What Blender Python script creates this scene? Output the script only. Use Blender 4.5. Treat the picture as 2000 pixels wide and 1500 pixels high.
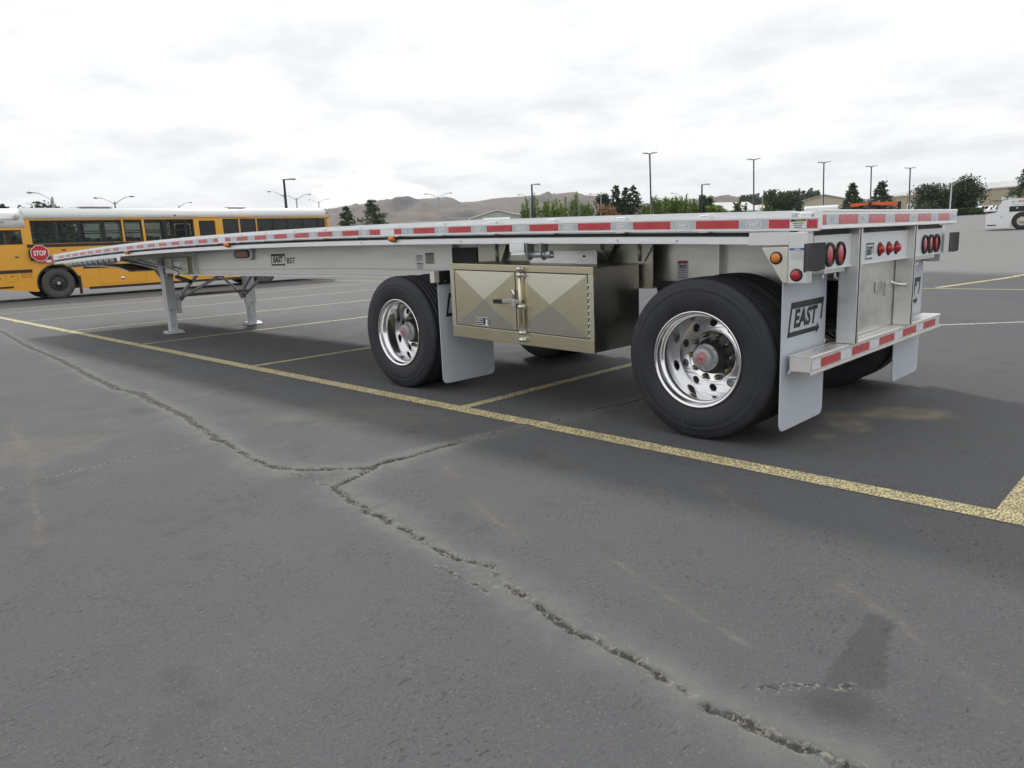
import bpy, bmesh, math, random
import numpy as np
from mathutils import Matrix, Vector
for o in list(bpy.data.objects): bpy.data.objects.remove(o)
S = bpy.context.scene
COL = S.collection
R = math.radians
rng = random.Random(7)
# ------------------------------------------------------------------ camera
cd = bpy.data.cameras.new('camera'); cam = bpy.data.objects.new('camera', cd); COL.objects.link(cam)
cd.sensor_width = 36.0; cd.lens = 1428.78 / 2000 * 36.0; cd.clip_start = 0.05; cd.clip_end = 20000
_y, _p, _r = R(-45.181), R(-11.035), R(-2.453)
_f = Vector((math.cos(_p)*math.cos(_y), math.cos(_p)*math.sin(_y), math.sin(_p)))
_rt = _f.cross(Vector((0, 0, 1))).normalized(); _up = _rt.cross(_f)
_r2 = math.cos(_r)*_rt + math.sin(_r)*_up; _u2 = -math.sin(_r)*_rt + math.cos(_r)*_up
cam.matrix_world = Matrix(((_r2.x, _u2.x, -_f.x, -1.597), (_r2.y, _u2.y, -_f.y, 3.99), (_r2.z, _u2.z, -_f.z, 1.291), (0, 0, 0, 1)))
S.camera = cam
# ------------------------------------------------------------------ world and sun
SUN = Vector((1.8, -1.05, 1.45)).normalized()
w = bpy.data.worlds.new('World'); S.world = w; w.use_nodes = True
nt = w.node_tree; N = nt.nodes; L = nt.links; N.clear()
out = N.new('ShaderNodeOutputWorld'); bg = N.new('ShaderNodeBackground'); bg.inputs[1].default_value = 0.1
sky = N.new('ShaderNodeTexSky'); sky.sky_type = 'NISHITA'; sky.sun_disc = False
sky.sun_elevation = math.asin(SUN.z); sky.sun_rotation = math.atan2(SUN.x, SUN.y)
tc = N.new('ShaderNodeTexCoord'); sp = N.new('ShaderNodeSeparateXYZ'); L.new(tc.outputs['Generated'], sp.inputs[0])
def wm(op, a, b=None, clamp=False):
    m = N.new('ShaderNodeMath'); m.operation = op; m.use_clamp = clamp
    for i, v in enumerate((a, b)):
        if v is None: continue
        if hasattr(v, 'node'): L.new(v, m.inputs[i])
        else: m.inputs[i].default_value = v
    return m.outputs[0]
zz = wm('ADD', wm('ABSOLUTE', sp.outputs[2]), 0.18)
cx = N.new('ShaderNodeCombineXYZ'); L.new(wm('DIVIDE', sp.outputs[0], zz), cx.inputs[0]); L.new(wm('DIVIDE', sp.outputs[1], zz), cx.inputs[1])
n1 = N.new('ShaderNodeTexNoise'); n1.inputs['Scale'].default_value = 0.75; n1.inputs['Detail'].default_value = 7; n1.inputs['Roughness'].default_value = 0.55
n2 = N.new('ShaderNodeTexNoise'); n2.inputs['Scale'].default_value = 2.1; n2.inputs['Detail'].default_value = 6; n2.inputs['Roughness'].default_value = 0.6
mp = N.new('ShaderNodeMapping'); mp.inputs['Location'].default_value = (3.1, 1.7, 0); L.new(cx.outputs[0], mp.inputs[0])
L.new(mp.outputs[0], n1.inputs['Vector']); L.new(cx.outputs[0], n2.inputs['Vector'])
rp = N.new('ShaderNodeValToRGB'); rp.color_ramp.elements[0].position = 0.25; rp.color_ramp.elements[1].position = 0.40
rp.color_ramp.elements[0].color = (.15, .15, .15, 1)
L.new(n1.outputs[0], rp.inputs[0])
cr = N.new('ShaderNodeValToRGB'); e = cr.color_ramp.elements
e[0].position = 0.24; e[0].color = (5.0, 5.2, 5.5, 1); e[1].position = 0.56; e[1].color = (7.1, 7.15, 7.2, 1)
L.new(n2.outputs[0], cr.inputs[0])
mx = N.new('ShaderNodeMix'); mx.data_type = 'RGBA'; L.new(rp.outputs[0], mx.inputs[0]); L.new(sky.outputs[0], mx.inputs[6]); L.new(cr.outputs[0], mx.inputs[7])
L.new(mx.outputs[2], bg.inputs[0]); L.new(bg.outputs[0], out.inputs[0])
sd = bpy.data.lights.new('sun', 'SUN'); sd.energy = 1.4; sd.angle = R(6); sd.color = (1, .96, .9)
so = bpy.data.objects.new('sun', sd); COL.objects.link(so); so.rotation_euler = SUN.to_track_quat('Z', 'Y').to_euler(); so.location = (10, -8, 30)
vs = S.view_settings; vs.view_transform = 'Standard'; vs.look = 'None'; vs.gamma = 1; vs.use_curve_mapping = False; vs.exposure = 0.68
# ------------------------------------------------------------------ helpers: materials
MATS = {}
def mat(name, col, rough=.5, metal=0.0, var=.12, vscale=6, bump=0.0, bscale=60, coat=0, spec=.5, trans=0, stretch=None, rvar=.1, emit=None):
    if name in MATS: return MATS[name]
    m = bpy.data.materials.new(name); m.use_nodes = True; n = m.node_tree.nodes; l = m.node_tree.links
    b = n['Principled BSDF']; b.inputs['Roughness'].default_value = rough; b.inputs['Metallic'].default_value = metal
    b.inputs['Coat Weight'].default_value = coat; b.inputs['Coat Roughness'].default_value = .08; b.inputs['Specular IOR Level'].default_value = spec
    if trans: b.inputs['Transmission Weight'].default_value = trans
    t = n.new('ShaderNodeTexCoord'); mpn = n.new('ShaderNodeMapping'); l.new(t.outputs['Object'], mpn.inputs[0])
    if stretch: mpn.inputs['Scale'].default_value = stretch
    ns = n.new('ShaderNodeTexNoise'); ns.inputs['Scale'].default_value = vscale; ns.inputs['Detail'].default_value = 5; ns.inputs['Roughness'].default_value = .65
    l.new(mpn.outputs[0], ns.inputs['Vector'])
    r_ = n.new('ShaderNodeValToRGB'); r_.color_ramp.elements[0].position = .28; r_.color_ramp.elements[1].position = .72
    c = np.array(col)
    r_.color_ramp.elements[0].color = (*np.clip(c*(1-var), 0, 1), 1); r_.color_ramp.elements[1].color = (*np.clip(c*(1+var), 0, 1), 1)
    l.new(ns.outputs[0], r_.inputs[0]); l.new(r_.outputs[0], b.inputs['Base Color'])
    mr = n.new('ShaderNodeMapRange'); mr.inputs[1].default_value = .3; mr.inputs[2].default_value = .7
    mr.inputs[3].default_value = max(rough-rvar, .02); mr.inputs[4].default_value = min(rough+rvar, 1)
    l.new(ns.outputs[0], mr.inputs[0]); l.new(mr.outputs[0], b.inputs['Roughness'])
    if bump:
        nb = n.new('ShaderNodeTexNoise'); nb.inputs['Scale'].default_value = bscale; nb.inputs['Detail'].default_value = 3; l.new(mpn.outputs[0], nb.inputs['Vector'])
        bp = n.new('ShaderNodeBump'); bp.inputs['Strength'].default_value = bump; bp.inputs['Distance'].default_value = .01
        l.new(nb.outputs[0], bp.inputs['Height']); l.new(bp.outputs[0], b.inputs['Normal'])
    MATS[name] = m; return m
def glass(name, col, alpha, rough=.04):
    m = bpy.data.materials.new(name); m.use_nodes = True; n = m.node_tree.nodes; l = m.node_tree.links
    b = n['Principled BSDF']; b.inputs['Base Color'].default_value = (*col, 1); b.inputs['Roughness'].default_value = rough
    tr = n.new('ShaderNodeBsdfTransparent'); tr.inputs[0].default_value = (.88, .93, .89, 1); ms = n.new('ShaderNodeMixShader')
    fr = n.new('ShaderNodeTexNoise'); fr.inputs['Scale'].default_value = .7
    mr = n.new('ShaderNodeMapRange'); mr.inputs[3].default_value = alpha-.06; mr.inputs[4].default_value = alpha+.06; l.new(fr.outputs[0], mr.inputs[0])
    l.new(mr.outputs[0], ms.inputs[0]); l.new(tr.outputs[0], ms.inputs[1]); l.new(b.outputs[0], ms.inputs[2]); l.new(ms.outputs[0], n['Material Output'].inputs[0])
    return m
ALU = mat('aluminium', (.80, .80, .79), .40, 1, .05, 9, .03, 240, stretch=(1, 6, 6), rvar=.09)
RAIL = mat('rail_aluminium', (.86, .87, .87), .34, .85, .05, 5, .03, 220, stretch=(.6, 5, 5), rvar=.08)
WEB = mat('web_aluminium', (.74, .735, .69), .36, .95, .09, 3.5, .02, 160, stretch=(.35, 2, 2.5), rvar=.1)
PLATE = mat('plate_aluminium', (.60, .58, .50), .4, .95, .10, 5, .02, 150, rvar=.08)
PANEL = mat('panel_white_aluminium', (.80, .82, .83), .38, .35, .04, 6, rvar=.06)
GALV = mat('galvanised_steel', (.42, .44, .46), .42, .8, .2, 28, .06, 120)
STEEL = mat('brushed_stainless_reflect_warm', (.64, .58, .41), .29, 1, .025, 14, .012, 300, stretch=(1, 1, .08), rvar=.02)  # three steels: tones of reflected surroundings put into the base colours
STEEL2 = mat('brushed_stainless_reflect_bright', (.70, .665, .55), .32, 1, .025, 14, .012, 300, stretch=(.08, 1, 1), rvar=.02)
STEEL3 = mat('brushed_stainless_reflect_grey', (.55, .525, .47), .34, 1, .025, 14, .012, 300, stretch=(.08, 1, 1), rvar=.02)
CHROME = mat('polished_wheel', (.84, .84, .85), .15, 1, .02, 5, .004, 30, rvar=.03)
ZINC = mat('zinc_hardware', (.72, .71, .68), .22, 1, .08, 30)
RUBBER = mat('tyre_rubber', (.026, .028, .033), .62, 0, .3, 7, .12, 90, spec=.45, rvar=.12)
BLACK = mat('black_paint', (.018, .018, .02), .5, 0, .2, 8)
BLACKFLAP = mat('black_rubber_sheet', (.03, .031, .034), .68, 0, .18, 14, .06, 120)
FLAP = mat('white_mudflap', (.50, .545, .59), .55, 0, .035, 3, .03, 70, rvar=.05)
DECAL = mat('black_print', (.02, .021, .024), .5, 0, .1, 12)
WHITE = mat('white_print', (.8, .8, .8), .45, 0, .03, 8)
REDT = mat('red_reflective_tape', (.52, .03, .04), .3, 0, .14, 18, .05, 400, coat=.5, rvar=.05)
WHT = mat('silver_reflective_tape', (.50, .55, .58), .3, .15, .07, 18, .05, 400, coat=.4, rvar=.05)
WHTL = mat('silver_tape_print', (.86, .87, .88), .35, 0, .03, 18)
REDTL = mat('red_tape_print', (.62, .05, .045), .35, 0, .05, 18)
REDL = mat('red_lens', (.50, .012, .02), .12, 0, .12, 60, .15, 160, coat=.6, rvar=.04)
AMBL = mat('amber_lens', (.72, .22, .015), .12, 0, .15, 60, .15, 160, coat=.6, rvar=.04)
HUBG = mat('grey_hub_cap', (.36, .37, .38), .32, .3, .05, 12)
REDP = mat('red_print', (.62, .03, .05), .4)
GREYLEG = mat('grey_leg_paint', (.52, .54, .55), .42, .1, .06, 5, .02, 80)
YEL = mat('school_bus_yellow', (.80, .385, .025), .33, 0, .035, 2, .0, 80, coat=.35, rvar=.06)
BUSW = mat('bus_roof_white', (.80, .81, .80), .35, 0, .03, 2)
DARKR = mat('maroon_black_rail', (.03, .018, .018), .45)
SEAT = mat('dark_green_seat', (.045, .055, .055), .6)
GLASS = glass('bus_window_glass', (.035, .042, .04), .17)
DGLASS = glass('dark_tinted_glass', (.016, .018, .019), .88)
BUSTYRE = mat('bus_tyre', (.075, .073, .067), .7, 0, .2, 6)
ASPH = None
# ------------------------------------------------------------------ helpers: meshes
class MB:
    def __init__(s): s.v = []; s.f = []; s.sm = []
    def add(s, v, f, sm=False):
        o = len(s.v); s.v += [tuple(p) for p in v]; s.f += [tuple(i+o for i in q) for q in f]; s.sm += [sm]*len(f); return s
    def box(s, x0, x1, y0, y1, z0, z1):
        if x1 < x0: x0, x1 = x1, x0
        if y1 < y0: y0, y1 = y1, y0
        if z1 < z0: z0, z1 = z1, z0
        v = [(x, y, z) for x in (x0, x1) for y in (y0, y1) for z in (z0, z1)]
        return s.add(v, [(0, 1, 3, 2), (4, 6, 7, 5), (0, 4, 5, 1), (2, 3, 7, 6), (0, 2, 6, 4), (1, 5, 7, 3)])
    def prism(s, poly, ax, a, b, sm=False):
        n = len(poly)
        def P(p, t):
            q = list(p); q.insert(ax, t); return q
        v = [P(p, a) for p in poly] + [P(p, b) for p in poly]
        s.add(v, [tuple(range(n)), tuple(range(2*n-1, n-1, -1))])
        s.add(v, [(i, (i+1) % n, n+(i+1) % n, n+i) for i in range(n)], sm); return s
    def cyl(s, p0, p1, r0, r1=None, n=16, cap=True, sm=True):
        r1 = r0 if r1 is None else r1
        a = Vector(p0); b = Vector(p1); d = (b-a).normalized(); u = d.orthogonal().normalized(); k = d.cross(u)
        c = [(math.cos(2*math.pi*i/n), math.sin(2*math.pi*i/n)) for i in range(n)]
        v = [a+r0*(u*x+k*y) for x, y in c] + [b+r1*(u*x+k*y) for x, y in c]
        s.add(v, [(i, (i+1) % n, n+(i+1) % n, n+i) for i in range(n)], sm)
        if cap: s.add(v, [tuple(range(n-1, -1, -1)), tuple(range(n, 2*n))])
        return s
    def tube(s, pts, r, n=8):
        pts = [Vector(p) for p in pts]; rings = []
        rr = r if isinstance(r, (list, tuple)) else [r]*len(pts)
        prev = None
        for i, p in enumerate(pts):
            d = (pts[min(i+1, len(pts)-1)] - pts[max(i-1, 0)]).normalized()
            u = d.orthogonal().normalized() if prev is None else (prev - d*prev.dot(d)).normalized()
            prev = u; k = d.cross(u)
            rings += [p+rr[i]*(u*math.cos(2*math.pi*j/n)+k*math.sin(2*math.pi*j/n)) for j in range(n)]
        f = [(i*n+j, i*n+(j+1) % n, (i+1)*n+(j+1) % n, (i+1)*n+j) for i in range(len(pts)-1) for j in range(n)]
        s.add(rings, f, True); m = len(rings)
        s.add(rings, [tuple(range(n-1, -1, -1)), tuple(range(m-n, m))]); return s
    def lathe(s, prof, c, ax=1, n=48, sign=1, closed=False):
        # prof: (radius, depth along axis)
        v = []
        for r, h in prof:
            for i in range(n):
                t = 2*math.pi*i/n; p = [r*math.cos(t), r*math.sin(t)]; p.insert(ax, h*sign); v.append((p[0]+c[0], p[1]+c[1], p[2]+c[2]))
        m = len(prof); k = m if closed else m-1
        return s.add(v, [(i*n+j, i*n+(j+1) % n, ((i+1) % m)*n+(j+1) % n, ((i+1) % m)*n+j) for i in range(k) for j in range(n)], True)
    def sweep(s, prof, x0, x1, n, fz, sm=False):
        m = len(prof); v = []
        for i in range(n+1):
            x = x0+(x1-x0)*i/n; v += [(x, y, fz(x)+z) for y, z in prof]
        s.add(v, [(i*m+j, i*m+(j+1) % m, (i+1)*m+(j+1) % m, (i+1)*m+j) for i in range(n) for j in range(m)], sm)
        s.add(v, [tuple(range(m)), tuple(range((n+1)*m-1, n*m-1, -1))]); return s
    def ball(s, c, r, n=10, m=6, sc=(1, 1, 1)):
        v = [(c[0]+r*sc[0]*math.sin(math.pi*i/m)*math.cos(2*math.pi*j/n), c[1]+r*sc[1]*math.sin(math.pi*i/m)*math.sin(2*math.pi*j/n), c[2]+r*sc[2]*math.cos(math.pi*i/m)) for i in range(m+1) for j in range(n)]
        return s.add(v, [(i*n+j, (i+1)*n+j, (i+1)*n+(j+1) % n, i*n+(j+1) % n) for i in range(m) for j in range(n)], True)
    def mesh(s, name):
        me = bpy.data.meshes.new(name); me.from_pydata(s.v, [], s.f)
        me.polygons.foreach_set('use_smooth', s.sm)
        b = bmesh.new(); b.from_mesh(me); bmesh.ops.remove_doubles(b, verts=b.verts, dist=1e-6); bmesh.ops.dissolve_degenerate(b, dist=1e-6, edges=b.edges)
        bmesh.ops.recalc_face_normals(b, faces=b.faces); b.to_mesh(me); b.free(); return me
    def build(s, name, m, parent=None, bevel=0, seg=2):
        return link(name, s.mesh(name), m, parent, bevel, seg)
def link(name, me, m=None, parent=None, bevel=0, seg=2):
    o = bpy.data.objects.new(name, me)
    if m is not None and not me.materials: me.materials.append(m)
    COL.objects.link(o)
    if parent is not None: o.parent = parent; o.matrix_parent_inverse = parent_inv(parent)
    if bevel:
        b = o.modifiers.new('bevel', 'BEVEL'); b.width = bevel; b.segments = seg; b.limit_method = 'ANGLE'; b.angle_limit = R(40)
    return o
def world_of(o):
    M = o.matrix_basis.copy()
    if o.parent is not None: M = world_of(o.parent) @ o.matrix_parent_inverse @ M
    return M
def parent_inv(p): return world_of(p).inverted()
def tag(o, label=None, cat=None, group=None, kind=None):
    if label: o['label'] = label
    if cat: o['category'] = cat
    if group: o['group'] = group
    if kind: o['kind'] = kind
    return o
def thing(name, loc, label, cat, group=None, rz=0):
    o = bpy.data.objects.new(name, None); COL.objects.link(o); o.location = loc; o.rotation_euler = (0, 0, rz); o.empty_display_size = .2
    return tag(o, label, cat, group)
def copy_obj(o, parent=None, off=None):
    c = o.copy(); COL.objects.link(c)
    if parent is not None: c.parent = parent; c.matrix_parent_inverse = o.matrix_parent_inverse.copy()
    if off is not None: c.location = Vector(o.location)+Vector(off)
    return c
_txt = {}
def text2d(s, bold=.0, shear=0.0, sx=1.0):
    """triangulated flat lettering, height 1 cap, centred"""
    k = (s, bold, shear, sx)
    if k in _txt: return _txt[k]
    cu = bpy.data.curves.new('t', 'FONT'); cu.body = s; cu.size = 1; cu.align_x = 'CENTER'; cu.align_y = 'CENTER'; cu.offset = bold; cu.shear = shear; cu.resolution_u = 4; cu.space_character = 1+bold*1.2
    ob = bpy.data.objects.new('t', cu); COL.objects.link(ob); dg = bpy.context.evaluated_depsgraph_get()
    me = bpy.data.meshes.new_from_object(ob.evaluated_get(dg))
    v = [(p.co.x*sx, p.co.y) for p in me.vertices]; f = [tuple(p.vertices) for p in me.polygons]
    bpy.data.objects.remove(ob); bpy.data.meshes.remove(me); bpy.data.curves.remove(cu)
    ys = [p[1] for p in v]; xs = [p[0] for p in v]; cy = (max(ys)+min(ys))/2; h = max(ys)-min(ys); cxx = (max(xs)+min(xs))/2
    v = [((x-cxx)/h, (y-cy)/h) for x, y in v]; _txt[k] = (v, f, (max(xs)-min(xs))/h); return _txt[k]
class Flat:
    """flat print on a face: origin, right, up; normal = right x up"""
    def __init__(s, o, r, u): s.o = Vector(o); s.r = Vector(r); s.u = Vector(u); s.n = s.r.cross(s.u); s.b = MB()
    def P(s, x, y, h=0): return s.o+s.r*x+s.u*y+s.n*h
    def poly(s, pts, h=.001): s.b.add([s.P(x, y, h) for x, y in pts], [tuple(range(len(pts)))]); return s
    def rect(s, x0, y0, x1, y1, h=.001): return s.poly([(x0, y0), (x1, y0), (x1, y1), (x0, y1)], h)
    def text(s, t, x, y, hgt, wid=None, bold=.02, shear=0, h=.0015):
        v, f, w_ = text2d(t, bold, shear); k = (wid/w_/hgt if wid else 1)
        s.b.add([s.P(x+a*hgt*k, y+c*hgt, h) for a, c in v], f); return s
    def build(s, name, m, parent): return s.b.build(name, m, parent)
SIDE = ((-1, 0, 0), (0, 0, 1)); REAR = ((0, -1, 0), (0, 0, 1))
def logo(F, w_, h, sk=.18, th=.09, arrow=True, o=(0, 0)):
    """slanted frame, lettering EAST and an arrow along its foot"""
    t = th*w_*.62; ox, oy = o
    def q(x, y): return (ox+x+sk*y, oy+y)
    a, b = w_/2, h/2
    F.poly([q(-a, b-t*1.3), q(a, b-t*1.3), q(a, b), q(-a, b)])
    F.poly([q(-a, -b), q(-a+t*.8, -b), q(-a+t*.8, b-t*1.3), q(-a, b-t*1.3)])
    F.poly([q(a-t*.8, -b*.35), q(a, -b*.35), q(a, b-t*1.3), q(a-t*.8, b-t*1.3)])
    F.poly([q(-a+t*.8, -b), q(a-t*2.2, -b), q(a-t*2.2, -b+t), q(-a+t*.8, -b+t)])
    F.poly([q(a-t*2.2, -b-t*.7), q(a-t*.6, -b+t*.5), q(a-t*2.2, -b+t*1.7)])
    F.text('EAST', ox-.01*w_, oy+.02*h, h*.56, w_*.72, .045, .22)
    return F
# ------------------------------------------------------------------ ground
def hash2(ix, iy):
    n = (ix.astype(np.int64)*374761393 + iy.astype(np.int64)*668265263) & 0x7fffffff
    n = ((n ^ (n >> 13))*1274126177) & 0x7fffffff
    return ((n ^ (n >> 16)) & 0xffff)/65535.0
def vnoise(x, y):
    ix = np.floor(x); iy = np.floor(y); fx = x-ix; fy = y-iy; fx = fx*fx*(3-2*fx); fy = fy*fy*(3-2*fy)
    a = hash2(ix, iy); b = hash2(ix+1, iy); c = hash2(ix, iy+1); d = hash2(ix+1, iy+1)
    return (a*(1-fx)+b*fx)*(1-fy)+(c*(1-fx)+d*fx)*fy
def fbm(x, y, o=4):
    s = 0; a = .5
    for i in range(o): s = s+a*vnoise(x*2**i+i*17.3, y*2**i+i*9.1); a *= .5
    return s
_HS = np.array([-6000, 16, 55, 127, 160, 260, 6000.]); _HZ = np.array([0, 0, .78, 2.2, 2.6, 3.4, 6.])
def gh(x, y): return np.interp(-np.asarray(y, float), _HS, _HZ)
def axis(fine0, fine1, st, lo, hi, g):
    a = list(np.arange(fine0, fine1, st)); s = st; v = a[-1]
    while v < hi: s *= g; v += s; a.append(min(v, hi))
    s = st; v = a[0]; b = []
    while v > lo: s *= g; v -= s; b.append(max(v, lo))
    return np.array(b[::-1]+a)
gx = axis(-1.5, 2.6, .014, -6000, 6000, 1.018); gy = axis(.45, 3.5, .014, -6000, 6000, 1.03)
X, Y = np.meshgrid(gx, gy, indexing='ij')
C1 = [(30, .2), (20, .62), (14.92, .93), (11.42, 1.26), (9.29, 1.39), (7.25, 1.59), (6.22, 1.65), (5.81, 1.61), (5.29, 1.67), (4.26, 1.77), (3.39, 1.92), (2.85, 1.98), (2.51, 2.0), (2.34, 1.97), (2.14, 1.81), (1.985, 1.684), (1.961, 1.591), (1.967, 1.376), (1.952, 1.10), (1.954, .83), (1.877, .51), (1.857, .27), (1.811, -.25), (1.739, -.68), (1.6, -2.5), (1.7, -6)]
C2 = [(1.961, 1.591), (1.881, 1.806), (1.809, 1.97), (1.52, 2.046), (1.169, 2.078), (.842, 2.124), (.579, 2.147), (.417, 2.126), (.345, 2.167), (.098, 2.228), (-.138, 2.281), (-.316, 2.293), (-.501, 2.316), (-.67, 2.346), (-.79, 2.343), (-.901, 2.34), (-1.032, 2.348), (-3.5, 2.5)]
C3 = [(3.3, 4.6), (3.42, 3.21), (3.42, 2.97), (3.464, 2.79), (3.474, 2.49), (3.477, 2.225), (3.434, 1.924)]
C4 = [(.624, 2.246), (.472, 2.242), (.284, 2.281)]
C5 = [(-.089, -1.325), (-.305, -1.22), (-.487, -1.315), (-.755, -1.349), (-3, -1.5)]
C6 = [(-.738, 2.178), (-.8, 2.09), (-.885, 2.035), (-.93, 1.99)]
C7 = [(2.36, 1.99), (2.05, 1.97), (1.84, 1.98)]
def dist(pl):
    D = np.full(X.shape, 9.0)
    for (ax_, ay), (bx, by) in zip(pl[:-1], pl[1:]):
        dx, dy = bx-ax_, by-ay; t = np.clip(((X-ax_)*dx+(Y-ay)*dy)/(dx*dx+dy*dy), 0, 1)
        D = np.minimum(D, np.hypot(X+wx-(ax_+t*dx), Y+wy-(ay+t*dy)))
    return D
wx = (fbm(X*9, Y*9, 5)-.47)*.07+(fbm(X*34, Y*34, 2)-.37)*.02; wy = (fbm(X*9+40, Y*9+11, 5)-.47)*.07+(fbm(X*34+7, Y*34, 2)-.37)*.02
d1 = dist(C1); d2 = dist(C2); dm = np.minimum(d1, d2); dt = np.minimum(np.minimum(dist(C3), dist(C4)), np.minimum(np.minimum(dist(C5), dist(C6)), dist(C7)))
rag = fbm(X*23, Y*23, 3); DX = np.gradient(gx)[:, None]*np.ones_like(Y); wid = .014+.026*fbm(X*2.2+5, Y*2.2, 2)+.35*np.clip(DX-.014, 0, .06)
core = np.clip(1-dm/wid, 0, 1)*(.85+.55*rag)
thin = np.clip(1-dt/(.010+.45*np.clip(DX, 0, .08)), 0, 1)*(.65+.7*rag)
side = np.clip(1-np.abs(dm-.035-.03*fbm(X*5, Y*5, 2))/.006, 0, 1)*(fbm(X*3+8, Y*3, 2) > .40)*rag
crack = np.clip(np.maximum(np.maximum(core, side*.55), thin*.9), 0, 1)
band = np.exp(-(dm/(.05+.15*fbm(X*1.6, Y*1.6+3, 3)))**2)*(1-np.clip(core*1.5, 0, 1))
Z = gh(X, Y)+(fbm(X*.35, Y*.35, 2)-.37)*.008*np.exp(-((X-2)**2+(Y-1)**2)/120)*(np.hypot(X, Y) < 60)
Z = Z*1.0 - .009*core - .003*thin + .010*band*(.5+rag) + (fbm(X*14, Y*14, 3)-.47)*.0022*np.exp(-((X-.5)**2+(Y-2)**2)/14)
flatm = np.clip((Y+4.5)/1.0, 0, 1)*np.clip((.55-Y)/.25, 0, 1)*np.clip((X+1)/.8, 0, 1)*np.clip((16-X)/1, 0, 1)
Z = np.where((np.abs(X) < 40) & (np.abs(Y) < 30), Z-flatm*(Z-gh(X, Y))*(crack < .02), Z)
# sealed/dirty marks with a shape of their own
def blob(cx_, cy_, rx, ry, a=0, soft=.35):
    c, s = math.cos(a), math.sin(a); u = (X-cx_)*c+(Y-cy_)*s; v = -(X-cx_)*s+(Y-cy_)*c
    q = np.hypot(u/rx, v/ry)+(fbm(X*3.5+cx_, Y*3.5, 3)-.47)*.9; return np.clip((1-q)/soft, 0, 1)
dirt = np.maximum.reduce([blob(-.06, -1.45, .40, .22, .6), blob(.2, -1.0, .32, .14, -1.0), blob(.15, -.55, .07, .06), .35*blob(10.4, -1.0, .5, .35), .3*blob(4.3, 2.9, .5, .6), .25*blob(3.2, .9, .9, .4, .5)])
pt = np.array([(-.818, 1.53), (-.905, 1.56), (-1.0, 1.95), (-.86, 2.06)])
def inpoly(px_, py_, P_):
    i = np.zeros(px_.shape, bool); j = len(P_)-1
    for k in range(len(P_)):
        (x1, y1), (x2, y2) = P_[k], P_[j]
        i ^= ((y1 > py_) != (y2 > py_)) & (px_ < (x2-x1)*(py_-y1)/(y2-y1+1e-12)+x1); j = k
    return i
patch = inpoly(X+wx*.35, Y+wy*.35, pt).astype(float)*.8
patch = np.maximum(patch, .8*blob(-.95, 2.1, .12, .1, .3, .6))
nx, ny = X.shape
me = bpy.data.meshes.new('ground'); me.vertices.add(nx*ny); me.vertices.foreach_set('co', np.stack([X, Y, Z], -1).astype(np.float32).ravel())
ii = (np.arange(nx-1)[:, None]*ny+np.arange(ny-1)[None, :]).ravel()
q4 = np.stack([ii, ii+ny, ii+ny+1, ii+1], 1).astype(np.int32)
me.loops.add(len(q4)*4); me.loops.foreach_set('vertex_index', q4.ravel()); me.polygons.add(len(q4)); me.polygons.foreach_set('loop_start', np.arange(0, len(q4)*4, 4, dtype=np.int32))
me.polygons.foreach_set('use_smooth', np.ones(len(q4), bool))
SCUFFS = [[(1.72, 1.31), (1.441, 1.393)], [(1.064, 1.644), (.59, 1.805)], [(.213, .697), (-.13, .988)], [(.127, 1.748), (-.624, 1.98)], [(-.669, 1.387), (-.94, 1.563), (-1.256, 1.824)], [(5.383, 2.756), (3.973, 2.929), (2.278, 3.277)], [(5.193, 1.48), (5.466, .485), (5.082, -.518)]]
scuff = np.zeros_like(X)
for L_ in SCUFFS: scuff = np.maximum(scuff, np.clip(1-dist(L_)/.012, 0, 1)*rag*1.6)
smear = np.zeros_like(X)
for L_ in SCUFFS: smear = np.maximum(smear, np.exp(-(dist(L_)/.07)**2))
smear = smear*fbm(X*2, Y*2+6, 3)*1.4
wide = .016+.02*fbm(X*2.2+5, Y*2.2, 2)+.45*np.clip(DX-.014, 0, .06); thinw = .009+.5*np.clip(DX, .006, .08)
cks = np.clip(np.maximum(np.maximum(1-dm/wide, .75*(1-dt/thinw)), np.where(side > .05, side*.6-.1, -2)), -2, 1)
for nm, arr in (('scuff', scuff), ('smear', smear), ('crack', cks), ('band', band), ('dirt', dirt), ('patch', patch)):
    a = me.attributes.new(nm, 'FLOAT', 'POINT'); a.data.foreach_set('value', arr.astype(np.float32).ravel())
me.update(calc_edges=True)
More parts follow.
